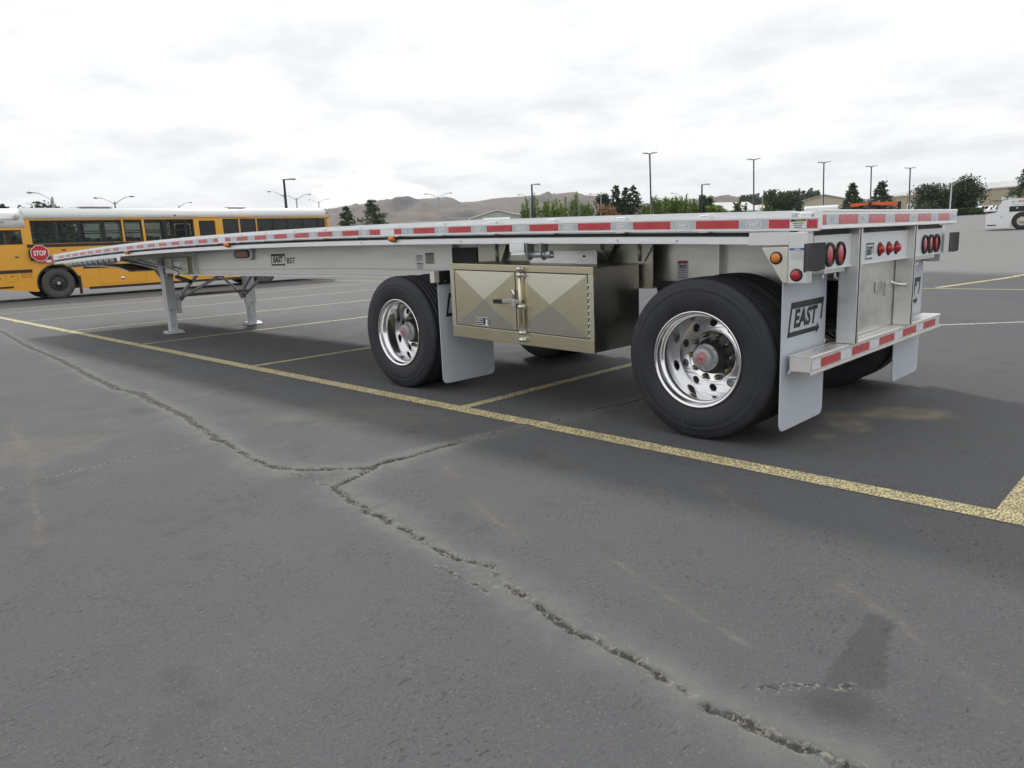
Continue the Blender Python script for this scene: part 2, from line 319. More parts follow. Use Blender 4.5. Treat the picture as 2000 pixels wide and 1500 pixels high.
def asphalt():
    m = bpy.data.materials.new('worn_asphalt'); m.use_nodes = True; n = m.node_tree.nodes; l = m.node_tree.links; b = n['Principled BSDF']
    g = n.new('ShaderNodeNewGeometry'); pos = g.outputs['Position']
    def noise(sc, det=4, ro=.6, vec=pos, dis=0):
        t = n.new('ShaderNodeTexNoise'); t.inputs['Scale'].default_value = sc; t.inputs['Detail'].default_value = det; t.inputs['Roughness'].default_value = ro; t.inputs['Distortion'].default_value = dis; l.new(vec, t.inputs['Vector']); return t.outputs[0]
    def math_(op, a, b_=None, cl=False):
        k = n.new('ShaderNodeMath'); k.operation = op; k.use_clamp = cl
        for i, v in enumerate((a, b_)):
            if v is None: continue
            if hasattr(v, 'node'): l.new(v, k.inputs[i])
            else: k.inputs[i].default_value = v
        return k.outputs[0]
    def rng_(v, a, b_, c=0, d=1):
        k = n.new('ShaderNodeMapRange'); l.new(v, k.inputs[0])
        for i, q in enumerate((a, b_, c, d)): k.inputs[i+1].default_value = q
        return k.outputs[0]
    def mix(f, a, b_):
        k = n.new('ShaderNodeMix'); k.data_type = 'RGBA'
        if hasattr(f, 'node'): l.new(f, k.inputs[0])
        else: k.inputs[0].default_value = f
        for i, v in ((6, a), (7, b_)):
            if hasattr(v, 'node'): l.new(v, k.inputs[i])
            else: k.inputs[i].default_value = (*v, 1)
        return k.outputs[2]
    def attr(nm):
        k = n.new('ShaderNodeAttribute'); k.attribute_name = nm; return k.outputs['Fac']
    big = rng_(noise(.45, 5, .6), .3, .7); mid = rng_(noise(2.6, 5, .65), .3, .7)
    c = mix(big, (.096, .100, .107), (.122, .125, .129)); c = mix(math_('MULTIPLY', mid, .35), c, (.140, .136, .130)); c = mix(rng_(noise(.9, 4, .55), .52, .66, 0, .28), c, (.118, .110, .100)); c = mix(rng_(noise(1.7, 5, .7), .56, .72, 0, .55), c, (.05, .052, .056))
    # aggregate
    vor = n.new('ShaderNodeTexVoronoi'); vor.inputs['Scale'].default_value = 170; l.new(pos, vor.inputs['Vector'])
    sepc = n.new('ShaderNodeSeparateColor'); l.new(vor.outputs['Color'], sepc.inputs[0])
    c = mix(rng_(sepc.outputs[0], 0, 1, 0, .5), c, (.07, .073, .077)); c = mix(rng_(sepc.outputs[1], .965, 1, 0, .4), c, (.24, .235, .22))
    # pits and flecks, stretched along the paver's travel
    mpn = n.new('ShaderNodeMapping'); mpn.inputs['Rotation'].default_value = (0, 0, R(-42)); mpn.inputs['Scale'].default_value = (30, 9, 20); l.new(pos, mpn.inputs[0])
    fl = noise(1.0, 3, .6, mpn.outputs[0], .4); flm = math_('MULTIPLY', rng_(fl, .66, .73), rng_(noise(1.3, 3), .38, .56))
    c = mix(math_('MULTIPLY', flm, .55), c, (.022, .023, .025))
    mp3 = n.new('ShaderNodeMapping'); mp3.inputs['Rotation'].default_value = (0, 0, R(-42)); mp3.inputs['Scale'].default_value = (95, 34, 60); l.new(pos, mp3.inputs[0])
    f2 = math_('MULTIPLY', rng_(noise(1.0, 3, .6, mp3.outputs[0], .5), .59, .645), rng_(noise(2.3, 4, .6), .42, .58)); c = mix(math_('MULTIPLY', f2, .62), c, (.026, .027, .029))
    chips = math_('MULTIPLY', rng_(noise(95, 2, .5), .775, .80), rng_(noise(2.1, 2), .45, .6)); c = mix(math_('MULTIPLY', chips, .7), c, (.42, .40, .36))
    c = mix(math_('MULTIPLY', attr('smear'), .5), c, (.15, .132, .11)); c = mix(math_('MULTIPLY', attr('scuff'), .5), c, (.24, .225, .19))
    # paler pavement across the lot; lighter tone ahead partly paints grazing-angle sheen
    sp_ = n.new('ShaderNodeSeparateXYZ'); l.new(pos, sp_.inputs[0])
    ed = math_('ADD', sp_.outputs[1], math_('MULTIPLY', noise(.3, 4), 3.0)); pale = math_('MULTIPLY', rng_(ed, -15.2, -16.6), 1.0)
    ed2 = math_('ADD', sp_.outputs[0], math_('MULTIPLY', noise(.5, 4), 1.5)); pale_sheen = rng_(ed2, 11.6, 13.4, 0, .16)
    c = mix(math_('MAXIMUM', pale, pale_sheen), c, mix(mid, (.19, .19, .187), (.235, .233, .227)))
    ln = n.new('ShaderNodeMapping'); ln.inputs['Scale'].default_value = (.05, .6, 1); l.new(pos, ln.inputs[0]); c = mix(rng_(noise(1, 4, .6, ln.outputs[0]), .5, .75, 0, .14), c, (.12, .12, .12))
    # dirt, patch, crack
    dn = math_('MULTIPLY', attr('dirt'), rng_(noise(6, 4), .25, .6)); c = mix(math_('MULTIPLY', dn, .85), c, (.23, .20, .145))
    pn = math_('MULTIPLY', attr('patch'), rng_(noise(16, 4), .1, .4)); c = mix(math_('MULTIPLY', pn, .55), c, (.046, .048, .046))
    bn = math_('MULTIPLY', attr('band'), rng_(noise(5, 4), .2, .7)); c = mix(math_('MULTIPLY', bn, .95), c, (.185, .182, .170))
    ck = attr('crack'); fine = noise(55, 4, .7)
    cm = rng_(math_('ADD', math_('ADD', ck, math_('MULTIPLY', math_('SUBTRACT', fine, .5), 1.3)), math_('MULTIPLY', math_('SUBTRACT', noise(14, 4), .5), .9)), .22, .52); c = mix(math_('MULTIPLY', cm, .85), c, (.048, .045, .04))
    grit = math_('MULTIPLY', rng_(ck, -.6, .2), rng_(noise(60, 3), .54, .60)); c = mix(math_('MULTIPLY', grit, .75), c, (.27, .25, .20))
    l.new(c, b.inputs['Base Color'])
    l.new(rng_(mid, 0, 1, .78, .92), b.inputs['Roughness']); b.inputs['Specular IOR Level'].default_value = .18
    bp = n.new('ShaderNodeBump'); bp.inputs['Strength'].default_value = .5; bp.inputs['Distance'].default_value = .004
    hh = math_('SUBTRACT', math_('ADD', math_('MULTIPLY', vor.outputs['Distance'], -.25), math_('MULTIPLY', noise(90, 4, .7), .9)), math_('MULTIPLY', flm, .9)); hh = math_('SUBTRACT', hh, math_('MULTIPLY', cm, 1.2))
    l.new(hh, bp.inputs['Height']); l.new(bp.outputs[0], b.inputs['Normal'])
    return m
ASPH = asphalt()
me.materials.append(ASPH); g = bpy.data.objects.new('ground', me); COL.objects.link(g); tag(g, 'worn grey asphalt parking lot with long cracks', kind='structure')
def paint(name, col, wear):
    m = bpy.data.materials.new(name); m.use_nodes = True; n = m.node_tree.nodes; l = m.node_tree.links; b = n['Principled BSDF']; b.inputs['Roughness'].default_value = .7
    geo = n.new('ShaderNodeNewGeometry'); ms = n.new('ShaderNodeMixShader'); tr = n.new('ShaderNodeBsdfTransparent')
    def noise(sc, det=4, v=None):
        t = n.new('ShaderNodeTexNoise'); t.inputs['Scale'].default_value = sc; t.inputs['Detail'].default_value = det; t.inputs['Roughness'].default_value = .65; l.new(v or geo.outputs['Position'], t.inputs['Vector']); return t.outputs[0]
    mpn = n.new('ShaderNodeMapping'); mpn.inputs['Rotation'].default_value = (0, 0, R(-42)); mpn.inputs['Scale'].default_value = (2.6, 1, 1); l.new(geo.outputs['Position'], mpn.inputs[0])
    a = n.new('ShaderNodeMapRange'); l.new(noise(38, 4, mpn.outputs[0]), a.inputs[0]); a.inputs[1].default_value = wear; a.inputs[2].default_value = wear+.08; a.inputs[3].default_value = .38
    c = n.new('ShaderNodeMapRange'); l.new(noise(1.7, 3), c.inputs[0]); c.inputs[1].default_value = .25; c.inputs[2].default_value = .45; c.inputs[3].default_value = .72
    k = n.new('ShaderNodeMath'); k.operation = 'MULTIPLY'; l.new(a.outputs[0], k.inputs[0]); l.new(c.outputs[0], k.inputs[1])
    r_ = n.new('ShaderNodeValToRGB'); cc = np.array(col); r_.color_ramp.elements[0].color = (*(cc*.72), 1); r_.color_ramp.elements[1].color = (*np.clip(cc*1.15, 0, 1), 1); r_.color_ramp.elements[0].position = .3; r_.color_ramp.elements[1].position = .7
    l.new(noise(9), r_.inputs[0]); l.new(r_.outputs[0], b.inputs['Base Color'])
    l.new(k.outputs[0], ms.inputs[0]); l.new(tr.outputs[0], ms.inputs[1]); l.new(b.outputs[0], ms.inputs[2]); l.new(ms.outputs[0], n['Material Output'].inputs[0]); return m
YP = paint('yellow_line_paint', (.70, .60, .33), .455); YP2 = paint('faded_line_paint', (.66, .57, .33), .475); WP = paint('old_white_line_paint', (.6, .58, .52), .49)
def gz(x, y):
    i = np.clip(np.searchsorted(gx, x)-1, 0, nx-2); j = np.clip(np.searchsorted(gy, y)-1, 0, ny-2)
    return max(Z[i, j], Z[i+1, j], Z[i, j+1], Z[i+1, j+1])
def stripe(p0, p1, wd, m, label, name='parking_line'):
    p0 = np.array(p0, float); p1 = np.array(p1, float); Ln = np.linalg.norm(p1-p0); d = (p1-p0)/Ln; nn = np.array((-d[1], d[0])); k = max(2, int(Ln/.06)); v = []; f = []
    for i in range(k+1):
        c = p0+d*Ln*i/k
        for sgn in (-1, 1):
            ww = wd/2*(1+.10*(fbm(np.array([c[0]*3+sgn*9]), np.array([c[1]*3]), 3)[0]-.45)); q = c+nn*sgn*ww; v.append((q[0], q[1], gz(q[0], q[1])+.004))
    for i in range(k): f.append((2*i, 2*i+1, 2*i+3, 2*i+2))
    o = link(name, bpy.data.meshes.new(name), None); o.data.from_pydata(v, [], f); o.data.materials.append(m); tag(o, label, kind='structure')
stripe((-4, .343), (27, -.03), .135, YP, 'long yellow line running past the trailer wheels')
for i, xs_ in enumerate((-.98, 2.714, 6.40, 10.067, 13.75, 17.43, 21.1, 24.8)):
    stripe((xs_, .23 if xs_ > 0 else .27), (xs_+.05, -6.2), .10, YP if i < 3 else YP2, 'yellow parking bay line')
    if i > 2: stripe((xs_+.05, -6.2), (xs_+.1, -12.4), .10, YP2, 'yellow parking bay line')
stripe((-8, -12.38), (27, -12.75), .12, YP2, 'long far yellow line'); stripe((2.72, -12.72), (1.75, -17.6), .14, YP, 'yellow bay line on the far row')
stripe((1.75, -17.6), (-6, -19.5), .12, YP2, 'curving yellow line on the far row')
stripe((1.3, -6.3), (-3, -10.2), .10, WP, 'old white paint along a seam')
# ------------------------------------------------------------------ flatbed trailer
TR = thing('flatbed_trailer', (7, -1.3, 0), 'long aluminium flatbed trailer with red and white reflective tape', 'trailer')
W = 2.59
def T(x): return -0.0023966*x*x+.0365877*x+1.38421
XE = 14.60
def mir(prof): return [(-W-y, z) for y, z in prof]
rub = [(0, -.108), (0, -.098), (-.003, -.096), (-.003, -.046), (0, -.044), (0, -.034), (-.032, -.034), (-.032, -.041), (-.010, -.043), (-.010, -.098), (-.032, -.100), (-.032, -.108)]
rail = [(-.05, 0), (-.05, -.116), (-.085, -.117), (-.085, -.141), (-.022, -.142), (-.022, -.184), (-.13, -.184), (-.13, -.176), (-.105, -.168), (-.105, 0)]
for fn in (lambda p: p, mir):
    MB().sweep(fn(rub), .02, XE-.05, 60, T).build('rub_rail', RAIL, TR)
    MB().sweep(fn(rail), .19, XE-.02, 60, T).build('side_rail', RAIL, TR)
# dark strip added in the rail groove, stands for the slot's shade
MB().sweep([(-.062, -.119), (-.062, -.139), (-.084, -.139), (-.084, -.119)], .42, XE-.1, 60, T).build('groove_shade', BLACKFLAP, TR)
pm = MB().box(-.035, .035, -.0495, -.0105, -.118, -.022); pm.box(-.03, .03, -.049, -.012, -.022, -.014)
p0 = pm.build('stake_pocket', RAIL, TR, .003, 1); p0.location = (.10, 0, T(.10)); p0.parent = TR
p0.matrix_parent_inverse = parent_inv(TR)
for k in range(1, 24):
    x = .10+.61*k
    if x < XE-.1: c = copy_obj(p0, TR); c.location = (x, 0, T(x))
    if x < XE-.1: c = copy_obj(p0, TR); c.location = (x, -W+.06, T(x))
npl = 12
for k in range(npl):
    ya = -.108-(W-.216)*k/npl; yb = -.108-(W-.216)*(k+1)/npl+.004
    MB().sweep([(ya, -.012), (ya-.006, -.004), (yb+.006, -.004), (yb, -.012), (yb, -.034), (ya, -.034)], .1, XE-.05, 24, T).build('deck_plank', ALU, TR)
cmesh = MB().box(-.03, .03, -2.46, -.13, -.046, -.037); cmesh.box(-.004, .004, -2.46, -.13, -.13, -.046); cmesh.box(-.03, .03, -2.46, -.13, -.139, -.13)
cm0 = cmesh.build('cross_member', PLATE, TR); cm0.location = (.4, 0, T(.4)+.0)
for k in range(1, 23):
    x = .4+.61*k; c = copy_obj(cm0, TR); c.location = (x, 0, T(x))
def bbot(x):
    return float(np.interp(x, [0, 1.6, 3.8, 5.5, 10.0, 10.6, 11.6, 13.0, 14.3], [.90, .906, .95, .98, .985, 1.0, 1.11, 1.24, 1.28]))
for yo, sg in ((-.78, 1), (-1.81, -1)):
    xs_ = np.linspace(.32, 14.3, 56); b = MB(); yi = yo-sg*.012
    v = []
    for x in xs_: v += [(x, yo, bbot(x)+.012), (x, yi, bbot(x)+.012), (x, yi, T(x)-.15), (x, yo, T(x)-.15)]
    n_ = len(xs_); b.add(v, [(4*i+a, 4*i+(a+1) % 4, 4*i+4+(a+1) % 4, 4*i+4+a) for i in range(n_-1) for a in range(4)]+[(0, 1, 2, 3), (4*n_-1, 4*n_-2, 4*n_-3, 4*n_-4)])
    bm_ = b.build('main_beam', WEB, TR)
    fl_ = MB(); v = []
    yc = yo-sg*.006
    for x in xs_: v += [(x, yc+.07, bbot(x)-.008), (x, yc-.07, bbot(x)-.008), (x, yc-.07, bbot(x)+.0115), (x, yc+.07, bbot(x)+.0115)]
    fl_.add(v, [(4*i+a, 4*i+(a+1) % 4, 4*i+4+(a+1) % 4, 4*i+4+a) for i in range(n_-1) for a in range(4)]+[(0, 1, 2, 3), (4*n_-1, 4*n_-2, 4*n_-3, 4*n_-4)])
    fl_.build('bottom_flange', ALU, bm_)
    MB().sweep([(yc+.06, -.150), (yc+.06, -.141), (yc-.06, -.141), (yc-.06, -.150)], .32, 14.3, 40, T).build('top_flange', ALU, bm_)
    MB().tube([(x, yo+sg*.0, bbot(x)+.082) for x in np.linspace(3.9, 10.2, 20)], .0035, 6).build('weld_seam', ALU, bm_)
    for x in (1.0, 2.45, 3.82, 9.9): MB().box(x-.006, x+.006, yo, yo+sg*.06, bbot(x)+.0125, T(x)-.151).build('stiffener', WEB, bm_)
BEAM = [o for o in TR.children if o.name == 'main_beam'][0]
# reflective tape, side and rear: each strip a part with its print
def tape_side(x0, x1, m, txt, pm_):
    n_ = 3; b = MB(); v = []
    for i in range(n_+1):
        x = x0+(x1-x0)*i/n_; v += [(x, -.0022, T(x)-.096+.0015), (x, -.0022, T(x)-.046-.0015)]
    b.add(v, [(2*i, 2*i+1, 2*i+3, 2*i+2) for i in range(n_)]); o = b.build('reflective_tape', m, TR)
    if txt:
        xc = (x0+x1)/2; F = Flat((xc, -.0022, T(xc)-.071), (-1, 0, -(.0366-.0048*xc)), (0, 0, 1)); w_ = .085
        F.text('EAST', 0, 0, .020, .060, .04, .22, .0008)
        for a in (.017, -.019): F.poly([(-w_/2+a*.25, a-.002), (w_/2+a*.25, a-.002), (w_/2+a*.25, a+.002), (-w_/2+a*.25, a+.002)], .0008)
        for a in (-1, 1): F.poly([(a*w_/2-.0045, -.02), (a*w_/2-.0005, -.02), (a*w_/2+.0045, .018), (a*w_/2+.0005, .018)], .0008)
        F.build('tape_print', pm_, o)
reds = [(13.437, 13.66), (12.976, 13.25), (12.537, 12.827), (12.133, 12.396), (11.694, 11.957), (11.264, 11.54), (10.855, 11.105), (10.224, 10.488), (9.794, 10.054), (9.368, 9.623), (8.937, 9.196), (8.496, 8.757), (8.049, 8.311), (7.617, 7.876), (7.31, 7.439), (6.976, 7.113), (6.532, 6.802), (6.094, 6.358), (5.644, 5.91), (5.197, 5.473), (4.756, 5.02), (4.304, 4.576), (3.964, 4.127), (3.651, 3.754), (3.201, 3.479), (2.753, 3.024), (2.298, 2.574), (1.845, 2.122), (1.39, 1.669), (.933, 1.212), (.477, .756), (.178, .298), (.025, .083)]
for i, (a, b_) in enumerate(reds):
    tape_side(a, b_, REDT, b_ < 5 and b_-a > .2, REDTL)
    if i+1 < len(reds)-1:
        nb = reds[i+1][1]; gap = a-nb
        tape_side(nb+.003, a-.003, WHTL if (nb > 3 and gap > .18 and (b_-a < .18)) else WHT, b_ < 6.5 and (b_-a > .2 or b_ < 1), WHTL)
tape_side(13.665, 13.83, WHT, False, None); tape_side(13.835, 14.1, REDT, False, None); tape_side(14.105, 14.28, WHT, False, None)
# warning sticker on the rail
F = Flat((.13, -.002, T(.13)-.071), *SIDE); F.rect(-.044, -.026, .044, .026, .001); st = F.build('warning_sticker', WHITE, TR)
F = Flat((.13, -.002, T(.13)-.071), *SIDE); F.rect(-.041, .013, .041, .024, .002).build('header', DECAL, st)
F = Flat((.13, -.002, T(.13)-.071), *SIDE); F.text('WARNING', .008, .0185, .007, .052, .03, 0, .003).build('header_lettering', mat('sticker_yellow', (.75, .5, .03)), st)
F = Flat((.13, -.002, T(.13)-.071), *SIDE)
for k in range(3): F.rect(-.030+.004*k, .002-.011*k, .030-.005*k, .0055-.011*k, .002)
F.build('lettering', DECAL, st)
# rear header
hd = MB().box(0, .05, -W+.004, -.004, 1.283, 1.387); hd.box(-.004, 0, -W+.004, -.004, 1.283, 1.296); hd.box(-.004, 0, -W+.004, -.004, 1.374, 1.387); hd.box(.05, .12, -W+.02, -.06, 1.37, 1.386)
hd.build('rear_header', RAIL, TR, .003, 2)
for k, (a, b_) in enumerate(((-.006, -.045), (-.228, -.505), (-.688, -.966), (-1.155, -1.436), (-1.625, -1.92), (-2.10, -2.38))):
    F = Flat((0, 0, 1.334), *REAR); F.rect(-a, -.027, -b_, .027, .001).build('reflective_tape', REDT, TR)
    e_ = ((-.228, -.688, -1.155, -1.625, -2.10, -2.58)[k])
    F = Flat((0, 0, 1.334), *REAR); F.rect(-b_+.004, -.027, -e_-.004, .027, .001); tp = F.build('reflective_tape', WHT, TR)
    F = Flat((0, 0, 1.334), *REAR); xc = -(b_+e_)/2; F.text('EAST', xc, 0, .018, .055, .03, .2, .002); F.rect(xc-.04, .014, xc+.045, .017, .002); F.rect(xc-.045, -.017, xc+.04, -.014, .002); F.build('tape_print', mat('faint_tape_print', (.62, .66, .68), .35), tp)
# corner post with lamp bracket, and its far twin
def cornerpost(y0, s):
    b = MB(); b.box(.075, .18, y0, y0-s*.075, .995, 1.275); o = b.build('corner_post', ALU, TR, .004, 2)
    b = MB(); b.box(.182, .42, y0-s*.012, y0-s*.045, 1.206, 1.284); b.build('corner_plate', ALU, o, .003, 1)
    b = MB(); b.prism([(.335, 1.185), (.335, 1.196), (.182, 1.196), (.182, .998), (.21, .998)], 1, y0-s*.002, y0-s*.055); b.build('lamp_bracket', mat('cream_aluminium', (.72, .70, .62), .4, .6), o, .004, 2)
    for (x, z, m) in ((.249, 1.137, AMBL), (.131, 1.042, REDL)):
        b = MB().lathe([(.0, .006), (.03, .006), (.0345, .004), (.036, 0), (.036, -.02)], (x, y0, z), 1, 28, s); l_ = b.build('lamp_grommet', BLACK, TR)
        b = MB().lathe([(0, .018), (.012, .0175), (.020, .015), (.026, .010), (.0275, .004)], (x, y0, z), 1, 28, s); b.build('lens', m, l_)
cornerpost(0, 1); cornerpost(-W, -1)
F = Flat((.128, 0, 1.155), *SIDE); F.rect(-.046, -.032, .046, .036); st = F.build('information_sticker', WHITE, TR)
F = Flat((.128, 0, 1.155), *SIDE); F.rect(-.044, .022, .044, .034, .002).build('blue_band', mat('sticker_blue', (.05, .14, .42)), st)
F = Flat((.128, 0, 1.155), *SIDE); F.rect(-.016, .0255, .016, .0305, .003).build('lettering', WHITE, st)
F = Flat((.128, 0, 1.155), *SIDE)
for k in range(6): F.rect(-.038, .014-.008*k, .036-.005*(k % 3), .0155-.008*k, .002)
F.build('small_print', mat('grey_print', (.25, .27, .32)), st)
# rear posts, panels, lamps
for y in (-.64, -1.69):
    b = MB(); b.box(.03, .145, y, y-.055, .584, 1.2825); o = b.build('rear_post', ALU, TR, .004, 2)
    b = MB(); b.box(.0265, .0295, y-.008, y-.016, .59, 1.28); b.build('edge_trim', BLACK, o)
    for k in range(9): MB().box(.04+.0115*k, .043+.0115*k, y, y+.0012, .59, 1.05).build('flute', ALU, o) if k % 2 else None
for ya, yb in ((-.085, -.638), (-.697, -1.688), (-1.747, -2.50)):
    b = MB(); b.box(.075, .085, ya, yb, 1.056, 1.252); b.box(.068, .0745, ya, yb, 1.0555, 1.066); b.build('lamp_panel', PANEL, TR, .002, 1)
    b = MB(); b.box(.095, .105, ya, yb, 1.2525, 1.282); b.build('recess_strip', BLACK, TR)
def roundlamp(y, z, x=.0745, r=.068):
    b = MB().lathe([(r*.80, .012), (r*.86, .016), (r, .012), (r*1.02, 0)], (x, y, z), 0, 36, -1); o = b.build('tail_lamp_grommet', BLACK, TR)
    b = MB().lathe([(0, .012), (r*.4, .0115), (r*.7, .009), (r*.80, .006)], (x, y, z), 0, 36, -1); o2 = b.build('lens', REDL, o)
for y in (-.14, -.297, -.456, -2.075, -2.22, -2.365): roundlamp(y, 1.14)
for y in (-1.129, -1.297, -1.451):
    b = MB().lathe([(.034, .006), (.044, .005), (.046, 0)], (.0745, y, 1.14), 0, 24, -1); o = b.build('marker_lamp_grommet', BLACK, TR)
    b = MB().lathe([(0, .032), (.012, .031), (.022, .027), (.029, .018), (.033, .006)], (.0745, y, 1.14), 0, 24, -1); b.build('lens', REDL, o)
F = Flat((.0745, -.945, 1.135), *REAR); F.poly([(-.078, -.058), (.062, -.058), (.078, .058), (-.062, .058)]); bd = F.build('badge', PANEL, TR)
F = Flat((.073, -.945, 1.135), *REAR); logo(F, .125, .10, .13, .1); F.build('badge_print', DECAL, bd)
b = MB(); b.tube([(.09, -.79, 1.252), (.072, -.79, 1.25), (.072, -.79, 1.20)], .003, 6); b.build('lamp_wire', BLACK, TR)
for (ya, yb) in ((.175, -.098), (-2.50, -2.765)):
    b = MB(); n_ = 8
    v = []
    for i in range(n_+1):
        t = i/n_; y = ya+(yb-ya)*t; x = .012+.018*math.sin(t*3.0)
        v += [(x, y, 1.066+.004*math.sin(t*7)), (x, y, 1.214), (x+.007, y, 1.214), (x+.007, y, 1.066+.004*math.sin(t*7))]
    b.add(v, [(4*i+a, 4*i+(a+1) % 4, 4*i+4+(a+1) % 4, 4*i+4+a) for i in range(n_) for a in range(4)]+[(0, 1, 2, 3), (4*n_+3, 4*n_+2, 4*n_+1, 4*n_)])
    b.build('rubber_flag', BLACKFLAP, TR)
# plate between the posts, chain bracket, grab slot
b = MB(); b.box(.15, .16, -.715, -1.82, .584, 1.052); b.build('rear_plate', WEB, TR)
b = MB(); b.lathe([(.026, 0), (.034, .01), (.034, .03), (.028, .036), (.02, .03), (.02, .004)], (.1495, -.80, .79), 0, 24, -1); o = b.build('grab_ring', ALU, TR)
b = MB(); b.box(.138, .1495, -1.30, -1.62, .84, .92); b.build('latch_plate', WEB, TR, .003, 1)
b = MB(); b.tube([(.14, -1.58, .90), (.13, -1.62, .885), (.10, -1.655, .875), (.06, -1.668, .872)], .012, 10); b.build('hinge_tube', WEB, TR)
b = MB()
for k in range(6): b.lathe([(.008, -.003), (.011, 0), (.008, .003), (.005, 0)], (.125, -1.42, .905-.016*k), k % 2, 10, 1, True)
b.build('chain', GALV, TR)
b = MB(); b.box(.1, .20, -.30, -.62, 1.03, 1.0555); b.tube([(.13, -.36, 1.03), (.13, -.36, .99)], .008, 6); b.tube([(.13, -.54, 1.03), (.13, -.54, 1.0), (.13, -.58, .985)], .008, 6); b.build('flap_hanger', ALU, TR)
b = MB(); b.box(.1, .20, -1.97, -2.45, 1.03, 1.0555); b.tube([(.11, -2.06, 1.03), (.11, -2.06, 1.0), (.11, -2.02, .99)], .008, 6); b.build('flap_hanger', ALU, TR)
# bumper
b = MB(); b.box(.062, .185, -2.555, -.07, .49, .578); b.box(.056, .062, -2.562, -.064, .475, .490); b.box(.056, .062, -2.562, -.064, .568, .5805); b.box(.062, .19, -2.562, -.064, .578, .5815); b.box(.178, .19, -2.562, -.064, .475, .49)
bum = b.build('rear_bumper', mat('bumper_aluminium', (.80, .79, .75), .42, .6, .04, 8), TR, .002, 1)
for k, (a, b_) in enumerate(((-.21, -.50), (-.69, -.985), (-1.176, -1.47), (-1.656, -1.955), (-2.135, -2.435))):
    F = Flat((.062, 0, .529), *REAR); F.rect(-a, -.026, -b_, .026, .002).build('reflective_tape', REDT, bum)
    e_ = (-.08, -.505, -.99, -1.475, -1.96)[k]
    F = Flat((.062, 0, .529), *REAR); F.rect(-e_, -.026, -a-.005, .026, .002).build('reflective_tape', mat('white_reflective_tape', (.72, .74, .80), .3, 0, .03, 18, coat=.3), bum)
b = MB()
for (y0, n_) in ((-.30, 5), (-.80, 11), (-1.90, 6)):
    for k in range(n_):
        for r_ in range(2): b.lathe([(0, 0), (.008, 0)], (.10+.045*r_, y0-.055*k-.02*r_, .5822), 2, 8)
b.build('step_holes', BLACK, bum)
# mud flaps
def flap(x, ya, yb, zb, zt, full, far=False):
    r_ = .05; n_ = 5; ym, yM = min(ya, yb), max(ya, yb)
    pts = [(ym, zt), (yM, zt)]
    for i in range(n_+1): t = i/n_*math.pi/2; pts.append((yM-r_+r_*math.cos(t), zb+r_-r_*math.sin(t)))
    for i in range(n_+1): t = i/n_*math.pi/2; pts.append((ym+r_-r_*math.sin(t), zb+r_-r_*math.cos(t)))
    b = MB(); b.prism(pts, 0, x, x+.009); o = b.build('mud_flap', FLAP, TR, .002, 1)
    F = Flat((x, (ya+yb)/2-(.015 if not far else 0), .775), *REAR); logo(F, .47, .20, .22, .10); F.build('flap_print', DECAL, o)
    return o
flap(.215, -.03, -.645, .125, 1.04, True); flap(.215, -1.985, -2.60, .10, 1.04, True, True)
o = flap(3.235, -.03, -.655, .095, 1.0, False); flap(3.235, -1.935, -2.56, .095, 1.0, False)
for ya in (-.035, -1.94):
    b = MB(); b.box(3.222, 3.26, ya, ya-.62, .955, 1.068); o = b.build('flap_hanger', BLACK, TR, .003, 1)
    b = MB(); b.box(3.215, 3.27, ya+.055, ya+.002, .975, 1.068); b.build('end_cap', mat('cream_aluminium', (.72, .7, .62)), o)
    b = MB(); b.cyl((3.222, ya-.07, .98), (3.214, ya-.07, .98), .009, n=8); b.build('bolt', ZINC, o)
# wheels
def disc_mesh(ro, ri, nh, rh, rc, extr):
    cu = bpy.data.curves.new('d', 'CURVE'); cu.dimensions = '2D'; cu.fill_mode = 'BOTH'; cu.extrude = extr
    def ring(cx_, cy_, r, n_):
        s_ = cu.splines.new('POLY'); s_.points.add(n_-1); s_.use_cyclic_u = True
        for i in range(n_): t = 2*math.pi*i/n_; s_.points[i].co = (cx_+r*math.cos(t), cy_+r*math.sin(t), 0, 1)
    ring(0, 0, ro, 60); ring(0, 0, ri, 60)
    for k in range(nh): t = 2*math.pi*(k+.5)/nh; ring(rc*math.cos(t), rc*math.sin(t), rh, 18)
    ob = bpy.data.objects.new('d', cu); COL.objects.link(ob); me_ = bpy.data.meshes.new_from_object(ob.evaluated_get(bpy.context.evaluated_depsgraph_get()))
    bpy.data.objects.remove(ob); bpy.data.curves.remove(cu); return me_
RT = .512
def tyre_prof(wd, rt, rb=.296):
    # radius, depth from the outer side (0) inwards
    p = [(rb, .030), (rb+.012, .018), (rb+.05, .006), (rb+.095, .0), (rb+.13, .002), (rb+.135, .0045), (rb+.14, .002), (rt-.055, .008), (rt-.05, .011), (rt-.04, .0115), (rt-.018, .020), (rt-.006, .030), (rt-.002, .040)]
    n_ = 4; inn = wd-.08; seg = inn/(n_+1)
    for k in range(n_):
        a = .04+seg*(k+1); p += [(rt, a-.007), (rt-.011, a-.005), (rt-.011, a+.005), (rt, a+.007)]
    p += [(rt-.002, wd-.04), (rt-.006, wd-.03), (rt-.02, wd-.02), (rt-.055, wd-.008), (rb+.095, wd), (rb+.012, wd-.018), (rb, wd-.03)]
    return p
